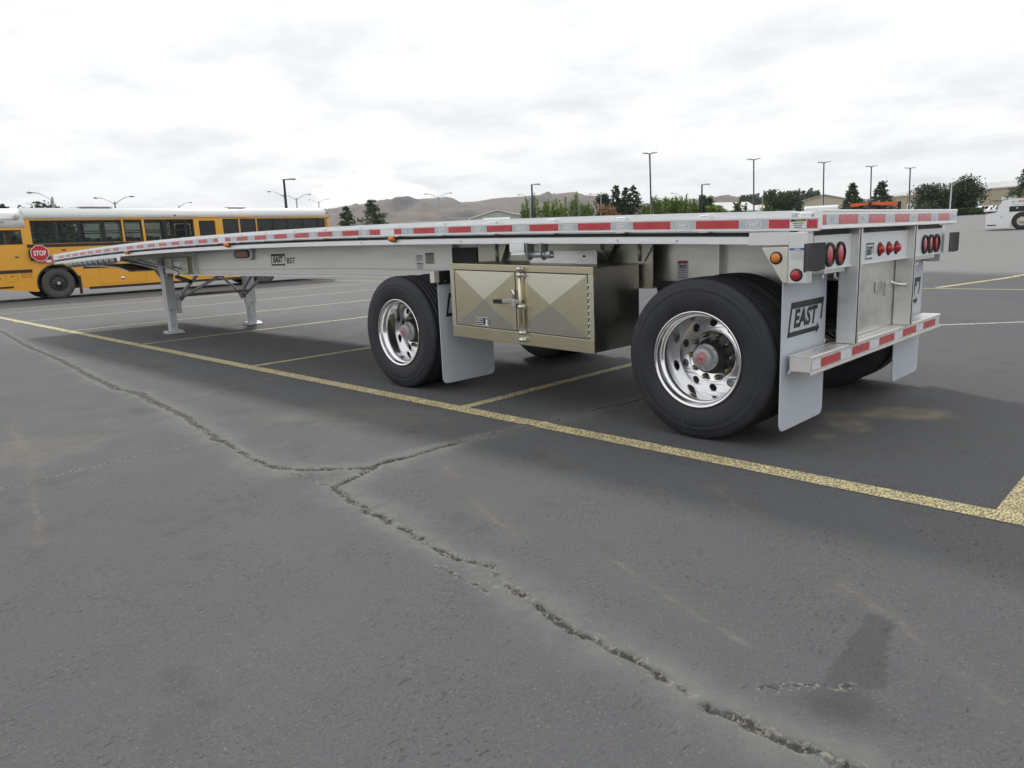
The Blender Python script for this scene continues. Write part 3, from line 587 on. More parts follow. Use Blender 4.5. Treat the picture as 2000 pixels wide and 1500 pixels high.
def wheel(x, s, yface, name='wheel', detail=True):
    """dual wheel; s=+1 near side, depth runs inwards"""
    c = (x, yface, RT)
    rimp = [(.3065, .016), (.3085, .012), (.306, .008), (.300, .008), (.291, .013), (.288, .022), (.287, .05), (.277, .062), (.270, .066), (.2685, .10), (.264, .135), (.258, .17), (.256, .245)]
    b = MB().lathe([(r, d) for r, d in rimp], c, 1, 64, -s)
    ri = b.build(name, CHROME, TR)
    b = MB().lathe(tyre_prof(.285, RT), c, 1, 72, -s); b.build('tyre', RUBBER, ri)
    b = MB().lathe([(r, d+.335) for r, d in tyre_prof(.285, RT)], c, 1, 72, -s); b.build('inner_tyre', RUBBER, ri)
    b = MB().lathe([(.29, .34), (.25, .36), (.24, .6), (.29, .62)], c, 1, 32, -s); b.build('inner_rim', GALV, ri)
    # conical disc with ten hand holes
    me_ = disc_mesh(.256, .172, 10, .0265, .213, .004)
    M_ = Matrix(((1, 0, 0), (0, 0, 1), (0, 1, 0))) if s < 0 else Matrix(((-1, 0, 0), (0, 0, 1), (0, 1, 0)))
    for v in me_.vertices:
        r = math.hypot(v.co.x, v.co.y); z = v.co.z; dep = .247-(.256-r)*.30+z*1.0
        v.co = (x+v.co.x, yface-s*dep, RT+v.co.y)
    d1_ = link('wheel_disc', me_, CHROME, ri)
    b = MB().lathe([(.173, .224), (.170, .213), (.166, .211), (.160, .217), (.085, .217)], c, 1, 60, -s); b.build('bolt_ring', CHROME, ri)
    b = MB().lathe([(.0, .07), (.0, .10)], c, 1, 8, -s)
    b = MB().lathe([(.118, .219), (.118, .209), (.112, .195), (.105, .155), (.09, .140), (.088, .135)], c, 1, 40, -s); b.build('hub', BLACK, ri)
    b = MB().lathe([(.0875, .140), (.0875, .128), (.082, .123), (.073, .121), (.070, .100), (.066, .080), (.058, .075), (0, .074)], c, 1, 40, -s); hc = b.build('hub_cap', HUBG, ri)
    b = MB()
    for k in range(6): t = k*math.pi/3+.3; b.cyl((x+.0805*math.cos(t), yface-s*.125, RT+.0805*math.sin(t)), (x+.0805*math.cos(t), yface-s*.116, RT+.0805*math.sin(t)), .006, n=8)
    b.build('cap_bolts', ZINC, hc)
    if s > 0:
        F = Flat((x, yface-.074, RT), (-.94, 0, -.34), (-.34, 0, .94)); F.text('H', 0, -.004, .034, .030, .06, 0, .001)
        for q in ((-.028, -.030, .028, -.026), (-.028, .024, .028, .028), (-.030, -.028, -.026, .026), (.026, -.028, .030, .026)): F.rect(*q)
        F.rect(-.022, .036, .022, .042)
        F.build('hub_print', REDP, hc)
    nut = None
    for k in range(10):
        t = 2*math.pi*k/10; px_, pz = x+.143*math.cos(t), RT+.143*math.sin(t)
        b = MB(); b.lathe([(0, .178), (.006, .178), (.007, .180), (.007, .193)], (px_, yface, pz), 1, 8, -s); stud = b
        b2 = MB(); b2.lathe([(.020, .217), (.020, .213), (.019, .211), (.019, .193), (.007, .191)], (px_, yface, pz), 1, 6, -s)
        n_ = b2.build('lug_nut', mat('dark_lug_nut', (.10, .095, .075), .4, .7), ri); stud.build('stud', mat('brass_stud', (.55, .40, .10), .35, .8), ri)
    return ri
for x in (.768, 3.842):
    wheel(x, 1, -.02); wheel(x, -1, -W+.02)
    b = MB(); b.cyl((x, -.2, RT), (x, -W+.2, RT), .063, n=20); b.build('axle', BLACK, TR)
    for y in (-.72, -1.87):
        b = MB(); b.cyl((x-.12, y-.03, .62), (x-.12, y-.03, .90), .12, .11, 20); b.build('air_spring', RUBBER, TR)
        b = MB(); b.tube([(x+.62, y-.03, .72), (x+.3, y-.03, .66), (x, y-.03, .58), (x-.2, y-.03, .60)], .05, 8); b.build('trailing_arm', BLACK, TR)
        b = MB(); b.prism([(x+.72, .95), (x+.5, .95), (x+.55, .66), (x+.67, .66)], 1, y+.04, y-.1); b.build('hanger_bracket', BLACK, TR)
# raised sidewall lettering on the forward wheel
def arc_text(s_, x, yf, rad, a0, hgt, parent):
    b = MB(); a = a0
    for ch in s_:
        if ch == ' ': a -= .06; continue
        v, f, w_ = text2d(ch, .02); wd = w_*hgt; am = a-wd/2/rad
        ct, st_ = math.cos(am), math.sin(am)
        pts = []
        for p, c_ in v:
            rr = rad+c_*hgt; an = am-p*hgt/rad; pts.append((x-math.cos(an)*rr, yf+.0012, RT+math.sin(an)*rr))
        b.add(pts, f); a -= (wd+.006)/rad
    b.build('sidewall_lettering', mat('tyre_lettering', (.045, .047, .052), .7), parent)
for o, x in zip([o for o in TR.children if o.name.split('.')[0] == 'wheel'][0::2], (.768, 3.842)):
    arc_text('BRIDGESTONE', x, -.0195, .405, 2.25, .036, o); arc_text('R2', x, -.0195, .405, -1.75, .036, o)
# toolbox: frame, two doors, lock bar
XA, XB = 1.59, 3.105; ZA, ZB = .503, 1.112; YF = -.06; SL = (1.133-1.092)/1.5
def tz(x): return (x-2.35)*SL
b = MB()
def slab(b, x0, x1, y0, y1, z0, z1):
    v = [(x, y, z+tz(x)) for x in (x0, x1) for y in (y0, y1) for z in (z0, z1)]
    b.add(v, [(0, 1, 3, 2), (4, 6, 7, 5), (0, 4, 5, 1), (2, 3, 7, 6), (0, 2, 6, 4), (1, 5, 7, 3)]); return b
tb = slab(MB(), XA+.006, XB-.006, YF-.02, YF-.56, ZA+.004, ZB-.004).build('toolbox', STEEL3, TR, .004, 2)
slab(MB(), XA, XB, YF, YF-.0195, ZB-.05, ZB).build('top_rail', STEEL, tb, .003, 2)
slab(MB(), XA, XB, YF, YF-.0195, ZA, ZA+.098).build('bottom_rail', STEEL, tb, .003, 2)
slab(MB(), XB-.048, XB, YF-.001, YF-.0195, ZA+.099, ZB-.051).build('stile', STEEL2, tb, .003, 2)
slab(MB(), XA, XA+.048, YF-.001, YF-.0195, ZA+.099, ZB-.051).build('stile', STEEL2, tb, .003, 2)
slab(MB(), XA+.046, XB-.046, YF-.0192, YF-.0198, ZA+.096, ZB-.048).build('door_gap_dark', BLACK, tb)  # black sheet added behind the doors to darken the gaps around them
def door(x0, x1):
    z0, z1 = ZA+.104, ZB-.056; yb, yf, ya = YF-.0188, YF-.004, YF+.004
    xc, zc = (x0+x1)/2, (z0+z1)/2
    me_ = bpy.data.meshes.new('door'); cs = [(x0, yf, z0+tz(x0)), (x1, yf, z0+tz(x1)), (x1, yf, z1+tz(x1)), (x0, yf, z1+tz(x0))]
    bk = [(p[0], yb, p[2]) for p in cs]
    me_.from_pydata(cs+bk+[(xc, ya, zc+tz(xc))], [], [(0, 1, 8), (1, 2, 8), (2, 3, 8), (3, 0, 8), (7, 6, 5, 4), (0, 4, 5, 1), (1, 5, 6, 2), (2, 6, 7, 3), (3, 7, 4, 0)])
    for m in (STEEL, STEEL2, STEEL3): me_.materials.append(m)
    for i, k in enumerate((2, 0, 1, 0)): me_.polygons[i].material_index = k  # top facet lighter, bottom greyer: reflections painted per facet
    bb = bmesh.new(); bb.from_mesh(me_); bmesh.ops.recalc_face_normals(bb, faces=bb.faces); bb.to_mesh(me_); bb.free()
    return link('door', me_, None, tb)
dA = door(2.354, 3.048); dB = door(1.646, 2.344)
b = MB()
for k in range(9): b.cyl((1.637, YF-.001, .63+.045*k-.02+tz(1.64)), (1.637, YF-.001, .655+.045*k-.02+tz(1.64)), .006, n=8)
b.build('piano_hinge', STEEL3, dB)
xl = 2.275; yl = YF+.026
b = MB(); b.cyl((xl, yl, .60+tz(xl)), (xl, yl, 1.085+tz(xl)), .0135, n=16); lb = b.build('lock_bar', STEEL2, tb)
for z in (.545, .60, .80, 1.04, 1.085):
    b = MB(); zz_ = z+tz(xl); b.cyl((xl, yl, zz_-.013), (xl, yl, zz_+.013), .021, n=14); b.box(xl-.035, xl+.028, YF+.0005, YF+.02, zz_-.016, zz_+.016)
    b.ball((xl-.03, YF+.022, zz_), .011, 8, 5); b.ball((xl+.022, YF+.022, zz_+.002), .010, 8, 5); b.build('bar_bracket', ZINC, lb, .002, 1)
b = MB(); b.box(xl+.012, xl+.19, yl-.006, yl+.008, .822, .85); b.box(xl+.05, xl+.10, YF+.005, YF+.03, .79, .835); hn = b.build('lock_handle', ZINC, lb, .002, 1)
b = MB(); b.box(xl+.19, xl+.29, yl-.010, yl+.012, .816, .850); b.build('grip', BLACK, hn, .004, 2)
b = MB(); b.tube([(xl+.075, YF+.02, .845), (xl+.07, YF+.022, .90), (xl+.078, YF+.022, .917), (xl+.098, YF+.022, .915)], .012, 8); b.build('hasp', ZINC, lb)
F = Flat((2.735, YF+.001, .652+tz(2.735)), (-1, 0, -SL), (0, 0, 1)); F.rect(-.078, -.034, .078, .034, .001); mk = F.build('maker_plate', WHITE, tb)
F = Flat((2.735, YF+.001, .652+tz(2.735)), (-1, 0, -SL), (0, 0, 1)); F.rect(-.074, -.030, .074, .030, .002).build('plate_ground', DECAL, mk)
F = Flat((2.735, YF+.001, .652+tz(2.735)), (-1, 0, -SL), (0, 0, 1)); F.text('HIGHWAY', -.026, .018, .013, .080, .03, 0, .003); F.text('PRODUCTS', -.022, -.001, .013, .088, .03, 0, .003); F.rect(-.064, -.022, .020, -.017, .003)
F.poly([(.03, -.028), (.045, -.005), (.040, .018), (.058, .024), (.068, .008), (.062, -.012), (.072, -.028)], .003); F.build('plate_print', WHITE, mk)
# plates and gussets behind the toolbox
b = MB(); b.box(1.50, 1.785, -.655, -.665, .90, 1.232); o = b.build('hanger_plate', PLATE, TR)
b = MB()
for k in range(3): b.cyl((1.70-.055*k, -.655, .965+.008*k), (1.70-.055*k, -.645, .965+.008*k), .011, n=8)
b.build('plate_bolts', ZINC, o)
b = MB(); b.box(1.80, 3.42, -.690, -.700, .96, 1.262); b.build('back_plate', PLATE, TR)
b = MB(); b.box(1.86, 2.55, -.45, -.46, 1.04, 1.20); o = b.build('toolbox_hanger', ALU, TR, .002, 1)
b = MB()
for x in (1.98, 2.30): b.cyl((x, -.45, 1.155), (x, -.444, 1.155), .009, n=8)
b.build('plate_bolts', BLACK, o)
b = MB(); b.box(3.45, 3.80, -.70, -.775, .98, 1.25); b.build('recess_shade_box', BLACK, TR)  # black box added to stand for the shaded recess beside the plates
for x in (1.60, 1.95, 3.12):
    b = MB(); b.prism([(x-.13, T(x)-.187), (x+.13, T(x)-.187), (x+.035, 1.10), (x-.035, 1.10)], 1, -.640, -.646); o = b.build('gusset', PLATE, TR)
    b = MB(); b.cyl((x, -.636, T(x)-.19), (x, -.636, 1.105), .014, n=10); b.build('rib', PLATE, o)
# ratchet winch hung under the rail, with its slide track
b = MB(); b.prism([(0.0, 1.285), (0.0, 1.21), (-.012, 1.20), (-.012, 1.193), (.004, 1.187), (-.07, 1.187), (-.07, 1.285)], 0, 2.185, 2.335); b.build('winch_slide', RAIL, TR, .002, 1)
def winch(x0, x1, zt, zb, y, parent_name='winch'):
    b = MB()
    for x in (x0, x1-.006):
        b.prism([(y-.085, zt), (y, zt), (y, zb+.045), (y-.012, zb+.012), (y-.04, zb), (y-.07, zb+.012), (y-.085, zb+.045)], 0, x, x+.006)
    b.box(x0, x1, y-.085, y-.079, zt-.006, zt); o = b.build(parent_name, GALV, TR, .001, 1)
    b = MB(); b.cyl((x0-.02, y-.04, zb+.04), (x1+.01, y-.04, zb+.04), .021, n=16); b.build('drum', GALV, o)
    b = MB(); cx_ = x0-.07; b.lathe([(.0, .02), (.012, .02), (.017, .0), (.027, 0), (.027, .055), (.0, .055)], (cx_, y-.04, zb+.04), 0, 18); b.build('drum_head', GALV, o)
    return o
winch(2.02, 2.165, 1.272, 1.145, .0)
# strap winches under the front of the rail
b = MB(); b.sweep([(-.01, -.186), (-.01, -.20), (-.05, -.20), (-.05, -.186)], 10.9, 13.9, 20, T); b.build('winch_track', RAIL, TR)
for k in range(9):
    x = 11.25+.28*k; t0 = T(x)-.188
    b = MB(); b.prism([(x-.09, t0), (x+.09, t0), (x+.09, t0-.05), (x+.055, t0-.10), (x-.055, t0-.10), (x-.09, t0-.05)], 1, -.002, -.012)
    o = b.build('strap_winch', mat('zinc_winch', (.62, .63, .64), .35, .7), TR, .002, 1)
    b = MB(); b.tube([(x-.03, .012, t0-.10), (x-.03, .016, t0-.03), (x, .016, t0-.012), (x+.03, .016, t0-.03), (x+.03, .012, t0-.10)], .010, 6); b.build('hook', GALV, o)
    b = MB(); b.cyl((x-.085, -.04, t0-.07), (x+.085, -.04, t0-.07), .025, n=10); b.build('drum', GALV, o)
    b = MB(); b.box(x-.025, x+.025, -.002, .006, t0-.10, t0-.06); b.build('slot', BLACK, o)
b = MB(); b.prism([(11.0, T(11)-.187), (10.85, T(11)-.187), (10.85, T(11)-.235), (10.92, T(11)-.26), (11.0, T(11)-.25)], 1, -.002, -.014); b.build('track_end', RAIL, TR)
# side marker lamps
for x in (3.79, 7.07, 10.5):
    z = T(x)-.135
    b = MB(); b.box(x-.03, x+.03, -.024, -.012, z-.028, z+.028); o = b.build('marker_base', BLACK, TR)
    b = MB(); b.lathe([(0, .055), (.010, .052), (.022, .035), (.030, .010), (.031, 0)], (x, -.012, z), 1, 14); b.build('lens', AMBL, o)
for x in (.9, 1.35, 2.9, 4.3): MB().cyl((x, -.022, T(x)-.163), (x, -.016, T(x)-.163), .009, n=10).build('rail_bolt', ZINC, TR)
# decals and mid lamp on the main beam
F = Flat((7.33, -.78, 1.182), *SIDE); logo(F, .37, .15, .03, .09, False); F.build('beam_logo', DECAL, BEAM)
F = Flat((7.0, -.78, 1.168), *SIDE); F.text('BST', 0, 0, .075, .21, .018).build('beam_lettering', DECAL, BEAM)
for (x0, x1, z0, z1, m, nm) in ((4.345, 4.455, 1.125, 1.19, PANEL, 'data_plate'), (4.345, 4.455, 1.045, 1.115, PANEL, 'data_plate'), (4.165, 4.305, 1.10, 1.212, mat('faded_plate', (.55, .55, .48), .5, .3), 'data_plate'), (1.275, 1.366, .955, 1.10, WHITE, 'safety_sticker')):
    F = Flat(((x0+x1)/2, -.78, (z0+z1)/2), *SIDE); a, c_ = (x1-x0)/2, (z1-z0)/2; F.rect(-a, -c_, a, c_); o = F.build(nm, m, BEAM)
    F = Flat(((x0+x1)/2, -.78, (z0+z1)/2), *SIDE); F.rect(-a*.92, c_*.7, a*.92, c_*.93, .002).build('header', REDP if nm[0] == 's' else mat('plate_blue', (.06, .10, .2)), o)
    F = Flat(((x0+x1)/2, -.78, (z0+z1)/2), *SIDE)
    for k in range(6): F.rect(-a*.85, c_*(.45-.24*k), a*(.85-.1*(k % 3)), c_*(.52-.24*k), .002)
    if nm[0] == 's': F.poly([(-a*.6, c_*.55), (0, c_*.38), (a*.6, c_*.55), (a*.5, c_*.3), (-a*.5, c_*.3)], .002)
    F.build('small_print', mat('grey_print', (.25, .27, .32)), o)
def stad(cx_, cz, hw, hh_, n_=8):
    p = [(cx_+hw-hh_+hh_*math.cos(t), cz+hh_*math.sin(t)) for t in np.linspace(-math.pi/2, math.pi/2, n_)]
    return p+[(cx_-hw+hh_+hh_*math.cos(t), cz+hh_*math.sin(t)) for t in np.linspace(math.pi/2, 3*math.pi/2, n_)]
b = MB(); b.prism(stad(8.27, 1.272, .30, .085), 1, -.779, -.745); o = b.build('mid_lamp_bezel', PANEL, BEAM, .004, 2)
b = MB(); b.prism(stad(8.27, 1.272, .235, .055), 1, -.7445, -.742); b.build('grommet', BLACK, o)
b = MB(); b.prism(stad(8.27, 1.272, .20, .042), 1, -.7415, -.735); b.build('lens', mat('amber_lens_dull', (.42, .14, .02), .25), o)
# landing gear
for y, s in ((-.78, 1), (-2.19, -1)):
    xg = 11.15
    b = MB(); b.box(xg-.085, xg+.085, y-.075, y+.075, .40, 1.27); lg = b.build('landing_leg', GREYLEG, TR, .006, 2)
    b = MB(); b.box(xg-.066, xg+.066, y-.058, y+.058, .03, .41); b.build('inner_leg', GREYLEG, lg, .005, 2)
    b = MB(); b.prism([(xg-.14, .022), (xg-.12, .03), (xg-.07, .055), (xg+.07, .055), (xg+.12, .03), (xg+.14, .022), (xg+.14, 0.006), (xg-.14, 0.006)], 1, y-.13, y+.13); b.build('foot', GREYLEG, lg, .003, 1)
    b = MB(); b.box(xg-.17, xg-.0855, y-.05, y+.05, .95, 1.24); b.box(xg-.10, xg+.10, y+.0755, y+.085, 1.0, 1.25); b.build('mount_plate', GALV, lg)
    b = MB()
    for k in range(5): b.cyl((xg-.09, y+.085, 1.03+.045*k), (xg-.09, y+.093, 1.03+.045*k), .011, n=8)
    b.cyl((xg-.0665, y+.02, .13), (xg-.070, y+.02, .13), .015, n=10); b.build('bolts', ZINC, lg)
    ys_ = y-s*.10
    b = MB(); b.tube([(xg-.05, ys_, .47), (xg-.14, ys_, .60), (xg-1.05, ys_, 1.01), (xg-1.4, ys_, 1.13)], .028, 8); b.tube([(xg-.05, ys_-s*.03, .52), (xg-.14, ys_-s*.1, .62), (xg-1.2, ys_-s*.35, .99)], .024, 8); b.tube([(xg+.02, ys_-s*.03, .5), (xg+.12, ys_-s*.04, .60), (xg+.72, ys_-s*.08, .91), (xg+.95, ys_-s*.08, 1.05)], .026, 8)
    b.box(xg-.14, xg-.06, ys_-.03, ys_+.03, .34, .56); b.build('leg_brace', mat('bare_steel_tube', (.52, .52, .51), .38, .6, .15, 12), lg)
b = MB(); b.cyl((11.02, -.86, .63), (11.02, -2.1, .63), .024, n=10); b.build('cross_shaft', mat('rusty_steel_tube', (.22, .19, .17), .55, .6, .25, 12), TR)
b = MB(); b.tube([(11.9, -.62, 1.25), (11.25, -.62, 1.176), (10.25, -.62, 1.055), (10.19, -.62, 1.03), (10.30, -.62, .97)], .013, 8); ck = b.build('crank_handle', MATS['bare_steel_tube'], TR)
b = MB(); b.cyl((10.32, -.62, .962), (9.81, -.62, .892), .03, n=12); b.build('grip', BLACK, ck)
b = MB(); b.box(10.05, 10.95, -.70, -.7795, 1.01, 1.26); b.box(10.62, 10.72, -.675, -.6995, 1.06, 1.25); b.build('gear_box_plate', PLATE, TR, .003, 1)
b = MB(); b.box(10.28, 10.55, -.692, -.6995, 1.05, 1.22); b.build('mirror_plate', mat('polished_plate', (.55, .56, .53), .12, 1), TR)
# coupler plate and kingpin area
b = MB(); b.prism([(14.4, 1.16), (13.2, 1.15), (12.4, 1.12), (11.9, 1.05), (11.9, 1.07), (12.4, 1.14), (13.2, 1.17), (14.4, 1.18)], 1, -.45, -2.14); b.build('coupler_plate', PLATE, TR)
b = MB(); b.box(XE-.05, XE, -.02, -W+.02, T(XE)-.19, T(XE)); b.build('front_header', RAIL, TR, .003, 1)
b = MB(); b.box(XE-.02, XE+.012, .012, -.01, T(XE)-.17, T(XE)-.03); b.build('corner_reflector', REDT, TR)
# ------------------------------------------------------------------ school bus
BX = 27.33; BW = 2.44; BF, BR = -.95, -14.06
BUS = thing('school_bus', (BX+1.2, -7.5, 0), 'long yellow school bus with white roof and folded stop sign', 'school bus')
def arch_panel(y0, y1, z0, z1, wheels, r=.62, zc=.53):
    """outline in (y,z), wheel arches cut from the foot"""
    p = [(y0, z1), (y0, z0)]
    for yc in wheels:
        p.append((yc+r, z0))
        for t in np.linspace(0, math.pi, 15): p.append((yc+r*math.cos(t), zc+r*math.sin(t)))
        p.append((yc-r, z0))
    # arcs descend in y
    p += [(y1, z0), (y1, z1)]; return p
WY = (-3.235, -10.82)
wins = [(-2.66, -3.33), (-3.39, -4.07), (-4.13, -4.85), (-4.91, -5.49), (-5.57, -6.19), (-6.29, -6.98), (-7.06, -7.76), (-7.82, -8.08), (-9.27, -9.89), (-9.97, -10.63), (-10.70, -11.38), (-11.44, -12.03), (-12.09, -12.76), (-12.82, -13.50), (-13.56, -13.86)]
for sx, x0, x1 in ((-1, BX, BX+.05), (1, BX+BW, BX+BW-.05)):
    b = MB(); b.prism(arch_panel(-2.52, BR+.15, .29, 1.87, WY), 0, x0, x1); low = b.build('lower_side', YEL, BUS)
    b = MB(); b.prism([(BF+.12, 1.87), (BF+.12, .52), (-2.52, .29), (-2.52, 1.87)], 0, x0, x1); b.build('front_side', YEL, BUS)
    b = MB(); b.box(x0-.012*(-sx)*-1, x1, -2.52, BR+.12, 2.645, 2.705); b.build('upper_band', YEL, BUS)
    b = MB(); b.box(x0, x1, -2.44, -2.64, 1.8702, 2.6448); b.build('pillar', YEL, BUS)
    ed = [(-5.50, -5.56), (-6.20, -6.28), (-9.90, -9.96), (-10.64, -10.69), (-8.10, -8.30), (-8.94, -9.25), (-13.88, BR+.15)]
    for a, c_ in ed: MB().box(x0, x1, a, c_, 1.8702, 2.6448).build('pillar', YEL, BUS)
    dk = [(-3.335, -3.385), (-4.075, -4.125), (-4.855, -4.905), (-6.985, -7.055), (-7.765, -7.815), (-11.385, -11.435), (-12.035, -12.085), (-12.765, -12.815), (-13.505, -13.555)]
    for a, c_ in dk: MB().box(x0+.008*(-sx), x1, a, c_, 1.8702, 2.6448).build('window_post', BLACK, BUS)
    for a, c_ in wins:
        b = MB()
        for q in ((a, a-.022, 1.88, 2.64), (c_+.022, c_, 1.88, 2.64), (a-.022, c_+.022, 1.88, 1.905), (a-.022, c_+.022, 2.615, 2.64), (a-.022, c_+.022, 2.24, 2.275)): b.box((x0+x1)/2-.012, (x0+x1)/2+.012, *q)
        f = b.build('window', BLACK, BUS)
        b = MB(); b.box((x0+x1)/2-.003, (x0+x1)/2+.003, a-.022, c_+.022, 1.905, 2.24); b.build('pane', GLASS if c_ > -9 else DGLASS, f)
        b = MB(); b.box((x0+x1)/2-.003, (x0+x1)/2+.003, a-.022, c_+.022, 2.275, 2.615); b.build('pane', GLASS if c_ > -9 else DGLASS, f)
    # emergency door window with rounded surround
    b = MB(); b.box(x0, x1, -8.30, -8.94, 2.58, 2.6448); b.box(x0, x1, -8.30, -8.94, 1.8702, 1.90); b.build('door_surround', YEL, BUS)
    b = MB(); b.prism([(-8.33, 1.92), (-8.33, 2.50), (-8.38, 2.56), (-8.86, 2.56), (-8.91, 2.50), (-8.91, 1.92)], 0, x0+.01*(-sx)*-1, x1); fr_ = b.build('door_window_frame', BLACK, BUS)
    b = MB(); b.prism([(-8.37, 1.94), (-8.37, 2.48), (-8.40, 2.52), (-8.84, 2.52), (-8.87, 2.48), (-8.87, 1.94)], 0, x0-.004*(-sx)*-1-.0, x0+.004); b.build('pane', DGLASS, fr_)
    # front section with the driver's window
    b = MB(); b.box(x0, x1, BF+.12, -2.44, 2.34, 2.42); b.box(x0, x1, BF+.12, -1.05, 1.87, 2.34); b.box(x0, x1, -2.36, -2.44, 1.87, 2.34); b.build('front_window_surround', YEL, BUS)
    for a, c_ in ((-1.06, -1.68), (-1.70, -2.35)):
        b = MB()
        for q in ((a, a-.03, 1.88, 2.335), (c_+.03, c_, 1.88, 2.335), (a-.03, c_+.03, 1.88, 1.91), (a-.03, c_+.03, 2.31, 2.335)): b.box((x0+x1)/2-.012, (x0+x1)/2+.012, *q)
        f = b.build('driver_window', BLACK, BUS); b = MB(); b.box((x0+x1)/2-.003, (x0+x1)/2+.003, a-.03, c_+.03, 1.91, 2.31); b.build('pane', GLASS, f)
    xo = x0+sx*.012 if sx < 0 else x0+.012
    for (ya, yb, za, zb) in ((-2.46, BR+.15, 1.755, 1.86), (-3.0, BR+.15, 1.36, 1.46), (BF+.12, -2.50, .94, 1.045), (-4.05, -10.0, .98, 1.08), (-4.15, -10.1, .25, .34), (-11.6, BR+.2, .98, 1.08), (-11.6, BR+.2, .25, .34), (BF+.2, -1.9, .46, .52)):
        MB().box(xo, x0-.0005*(-sx)*-1, ya, yb, za, zb).build('rub_rail', DARKR, BUS)
    for yc in WY:
        b = MB()
        v = []
        for t in np.linspace(-.25, math.pi+.25, 22):
            for rr, xx in ((.61, xo-.01*(-sx)*-1), (.66, xo-.01*(-sx)*-1), (.66, x1), (.61, x1)): v.append((xx, yc+rr*math.cos(t), .53+rr*math.sin(t)))
        b.add(v, [(4*i+a, 4*i+(a+1) % 4, 4*i+4+(a+1) % 4, 4*i+4+a) for i in range(21) for a in range(4)]); b.build('wheel_arch', BLACK, BUS)
    for yc, dual in ((WY[0], 0), (WY[1], 1)):
        xf = x0+.03*(-sx); prof = [(.285, .03), (.30, .02), (.36, .005), (.42, 0), (.47, .012), (.505, .03), (.52, .05), (.52, .25), (.50, .275), (.30, .28)]
        b = MB().lathe([(.29, .03), (.28, .02), (.27, .05), (.25, .10 if dual else .05), (.14, .13 if dual else .05), (.12, .06 if dual else .02), (.06, .05 if dual else .0), (0, .05 if dual else 0)], (xf, yc, .52), 0, 32, -sx); wh = b.build('wheel', BLACK, BUS)
        b = MB().lathe(prof, (xf, yc, .52), 0, 40, -sx); b.build('tyre', BUSTYRE, wh)
        if dual: MB().lathe([(r, d+.32) for r, d in prof], (xf, yc, .52), 0, 32, -sx).build('inner_tyre', BUSTYRE, wh)
        b = MB().lathe([(0, -.03), (.04, -.028), (.062, -.005), (.065, .03)], (xf, yc, .52), 0, 16, -sx); b.build('hub', mat('bus_hub_grey', (.42, .41, .38), .45, .3), wh)
        for k in range(10):
            t = 2*math.pi*k/10; yn, zn = yc+.165*math.cos(t), .52+.165*math.sin(t)
            MB().cyl((xf-sx*.06, yn, zn), (xf-sx*.015, yn, zn), .018, n=6).build('lug_nut', mat('dull_steel', (.2, .2, .2), .5, .5), wh)
# roof
def roofprof(zl, zt, t=.05):
    o_ = []; n_ = 18
    for i in range(n_+1):
        a = math.pi*i/n_; cx_ = math.copysign(abs(math.cos(a))**.62, math.cos(a)); sz = abs(math.sin(a))**.55
        o_.append((BX+BW/2-cx_*(BW/2+.012), zl+(zt-zl)*sz))
    inn = [(x+(BX+BW/2-x)*.045, max(zl, z-t)) for x, z in o_[::-1]]
    return o_+inn
b = MB(); b.prism(roofprof(2.70, 3.10), 1, -2.50, BR+.10, True); b.build('roof', BUSW, BUS)
b = MB(); b.prism(roofprof(2.42, 3.085), 1, BF+.10, -2.5002, True); b.build('front_roof', BUSW, BUS)
b = MB(); b.prism([p for p in roofprof(2.42, 3.12)[:19]]+[(BX+BW+.01, .75), (BX-.01, .75)], 1, BR+.10, BR, True); rc = b.build('rear_cap', YEL, BUS, .04, 3)
b = MB(); b.box(BX-.014, BX+.06, BR+.02, BR+.08, 2.60, 2.68); b.box(BX-.014, BX+.06, BR+.02, BR+.08, 2.82, 2.88); b.build('marker_lamp', REDL, rc)
b = MB(); b.prism([p for p in roofprof(2.42, 3.09)[:19]]+[(BX+BW+.005, .55), (BX-.005, .55)], 1, BF+.1, BF+.16, True); fc = b.build('front_cap', YEL, BUS)
b = MB(); b.box(BX+.12, BX+BW-.12, BF+.1605, BF+.175, 1.45, 2.45); b.build('windshield', DGLASS, fc)
b = MB(); b.box(BX+.02, BX+BW-.02, BF+.165, BF+.32, .45, .72); b.build('front_bumper', BLACK, fc, .03, 2)
for x in (BX+.35, BX+BW-.35): MB().lathe([(0, .03), (.08, .02), (.10, 0)], (x, BF+.1605, 1.0), 1, 16).build('headlight', WHITE, fc)
# floor, seats, interior
b = MB(); b.box(BX+.06, BX+BW-.06, BF, BR+.12, .95, 1.05); b.build('floor', BLACK, BUS)
b = MB(); b.box(BX+.35, BX+BW-.35, BF-.2, BR+.3, .45, .90); b.build('chassis', BLACK, BUS)
for k in range(15):
    for (xa, xb) in ((BX+.10, BX+1.02), (BX+BW-1.02, BX+BW-.10)):
        y = -2.95-.71*k; b = MB(); b.box(xa, xb, y, y-.10, 1.2, 2.06); b.box(xa, xb, y, y+.42, 1.2, 1.38); b.build('seat', SEAT, BUS, .06, 3)
b = MB(); b.box(BX+.2, BX+.7, -2.2, -2.35, 1.2, 2.15); b.box(BX+.2, BX+.7, -2.2, -1.75, 1.2, 1.4); b.build('driver_seat', SEAT, BUS, .06, 3)
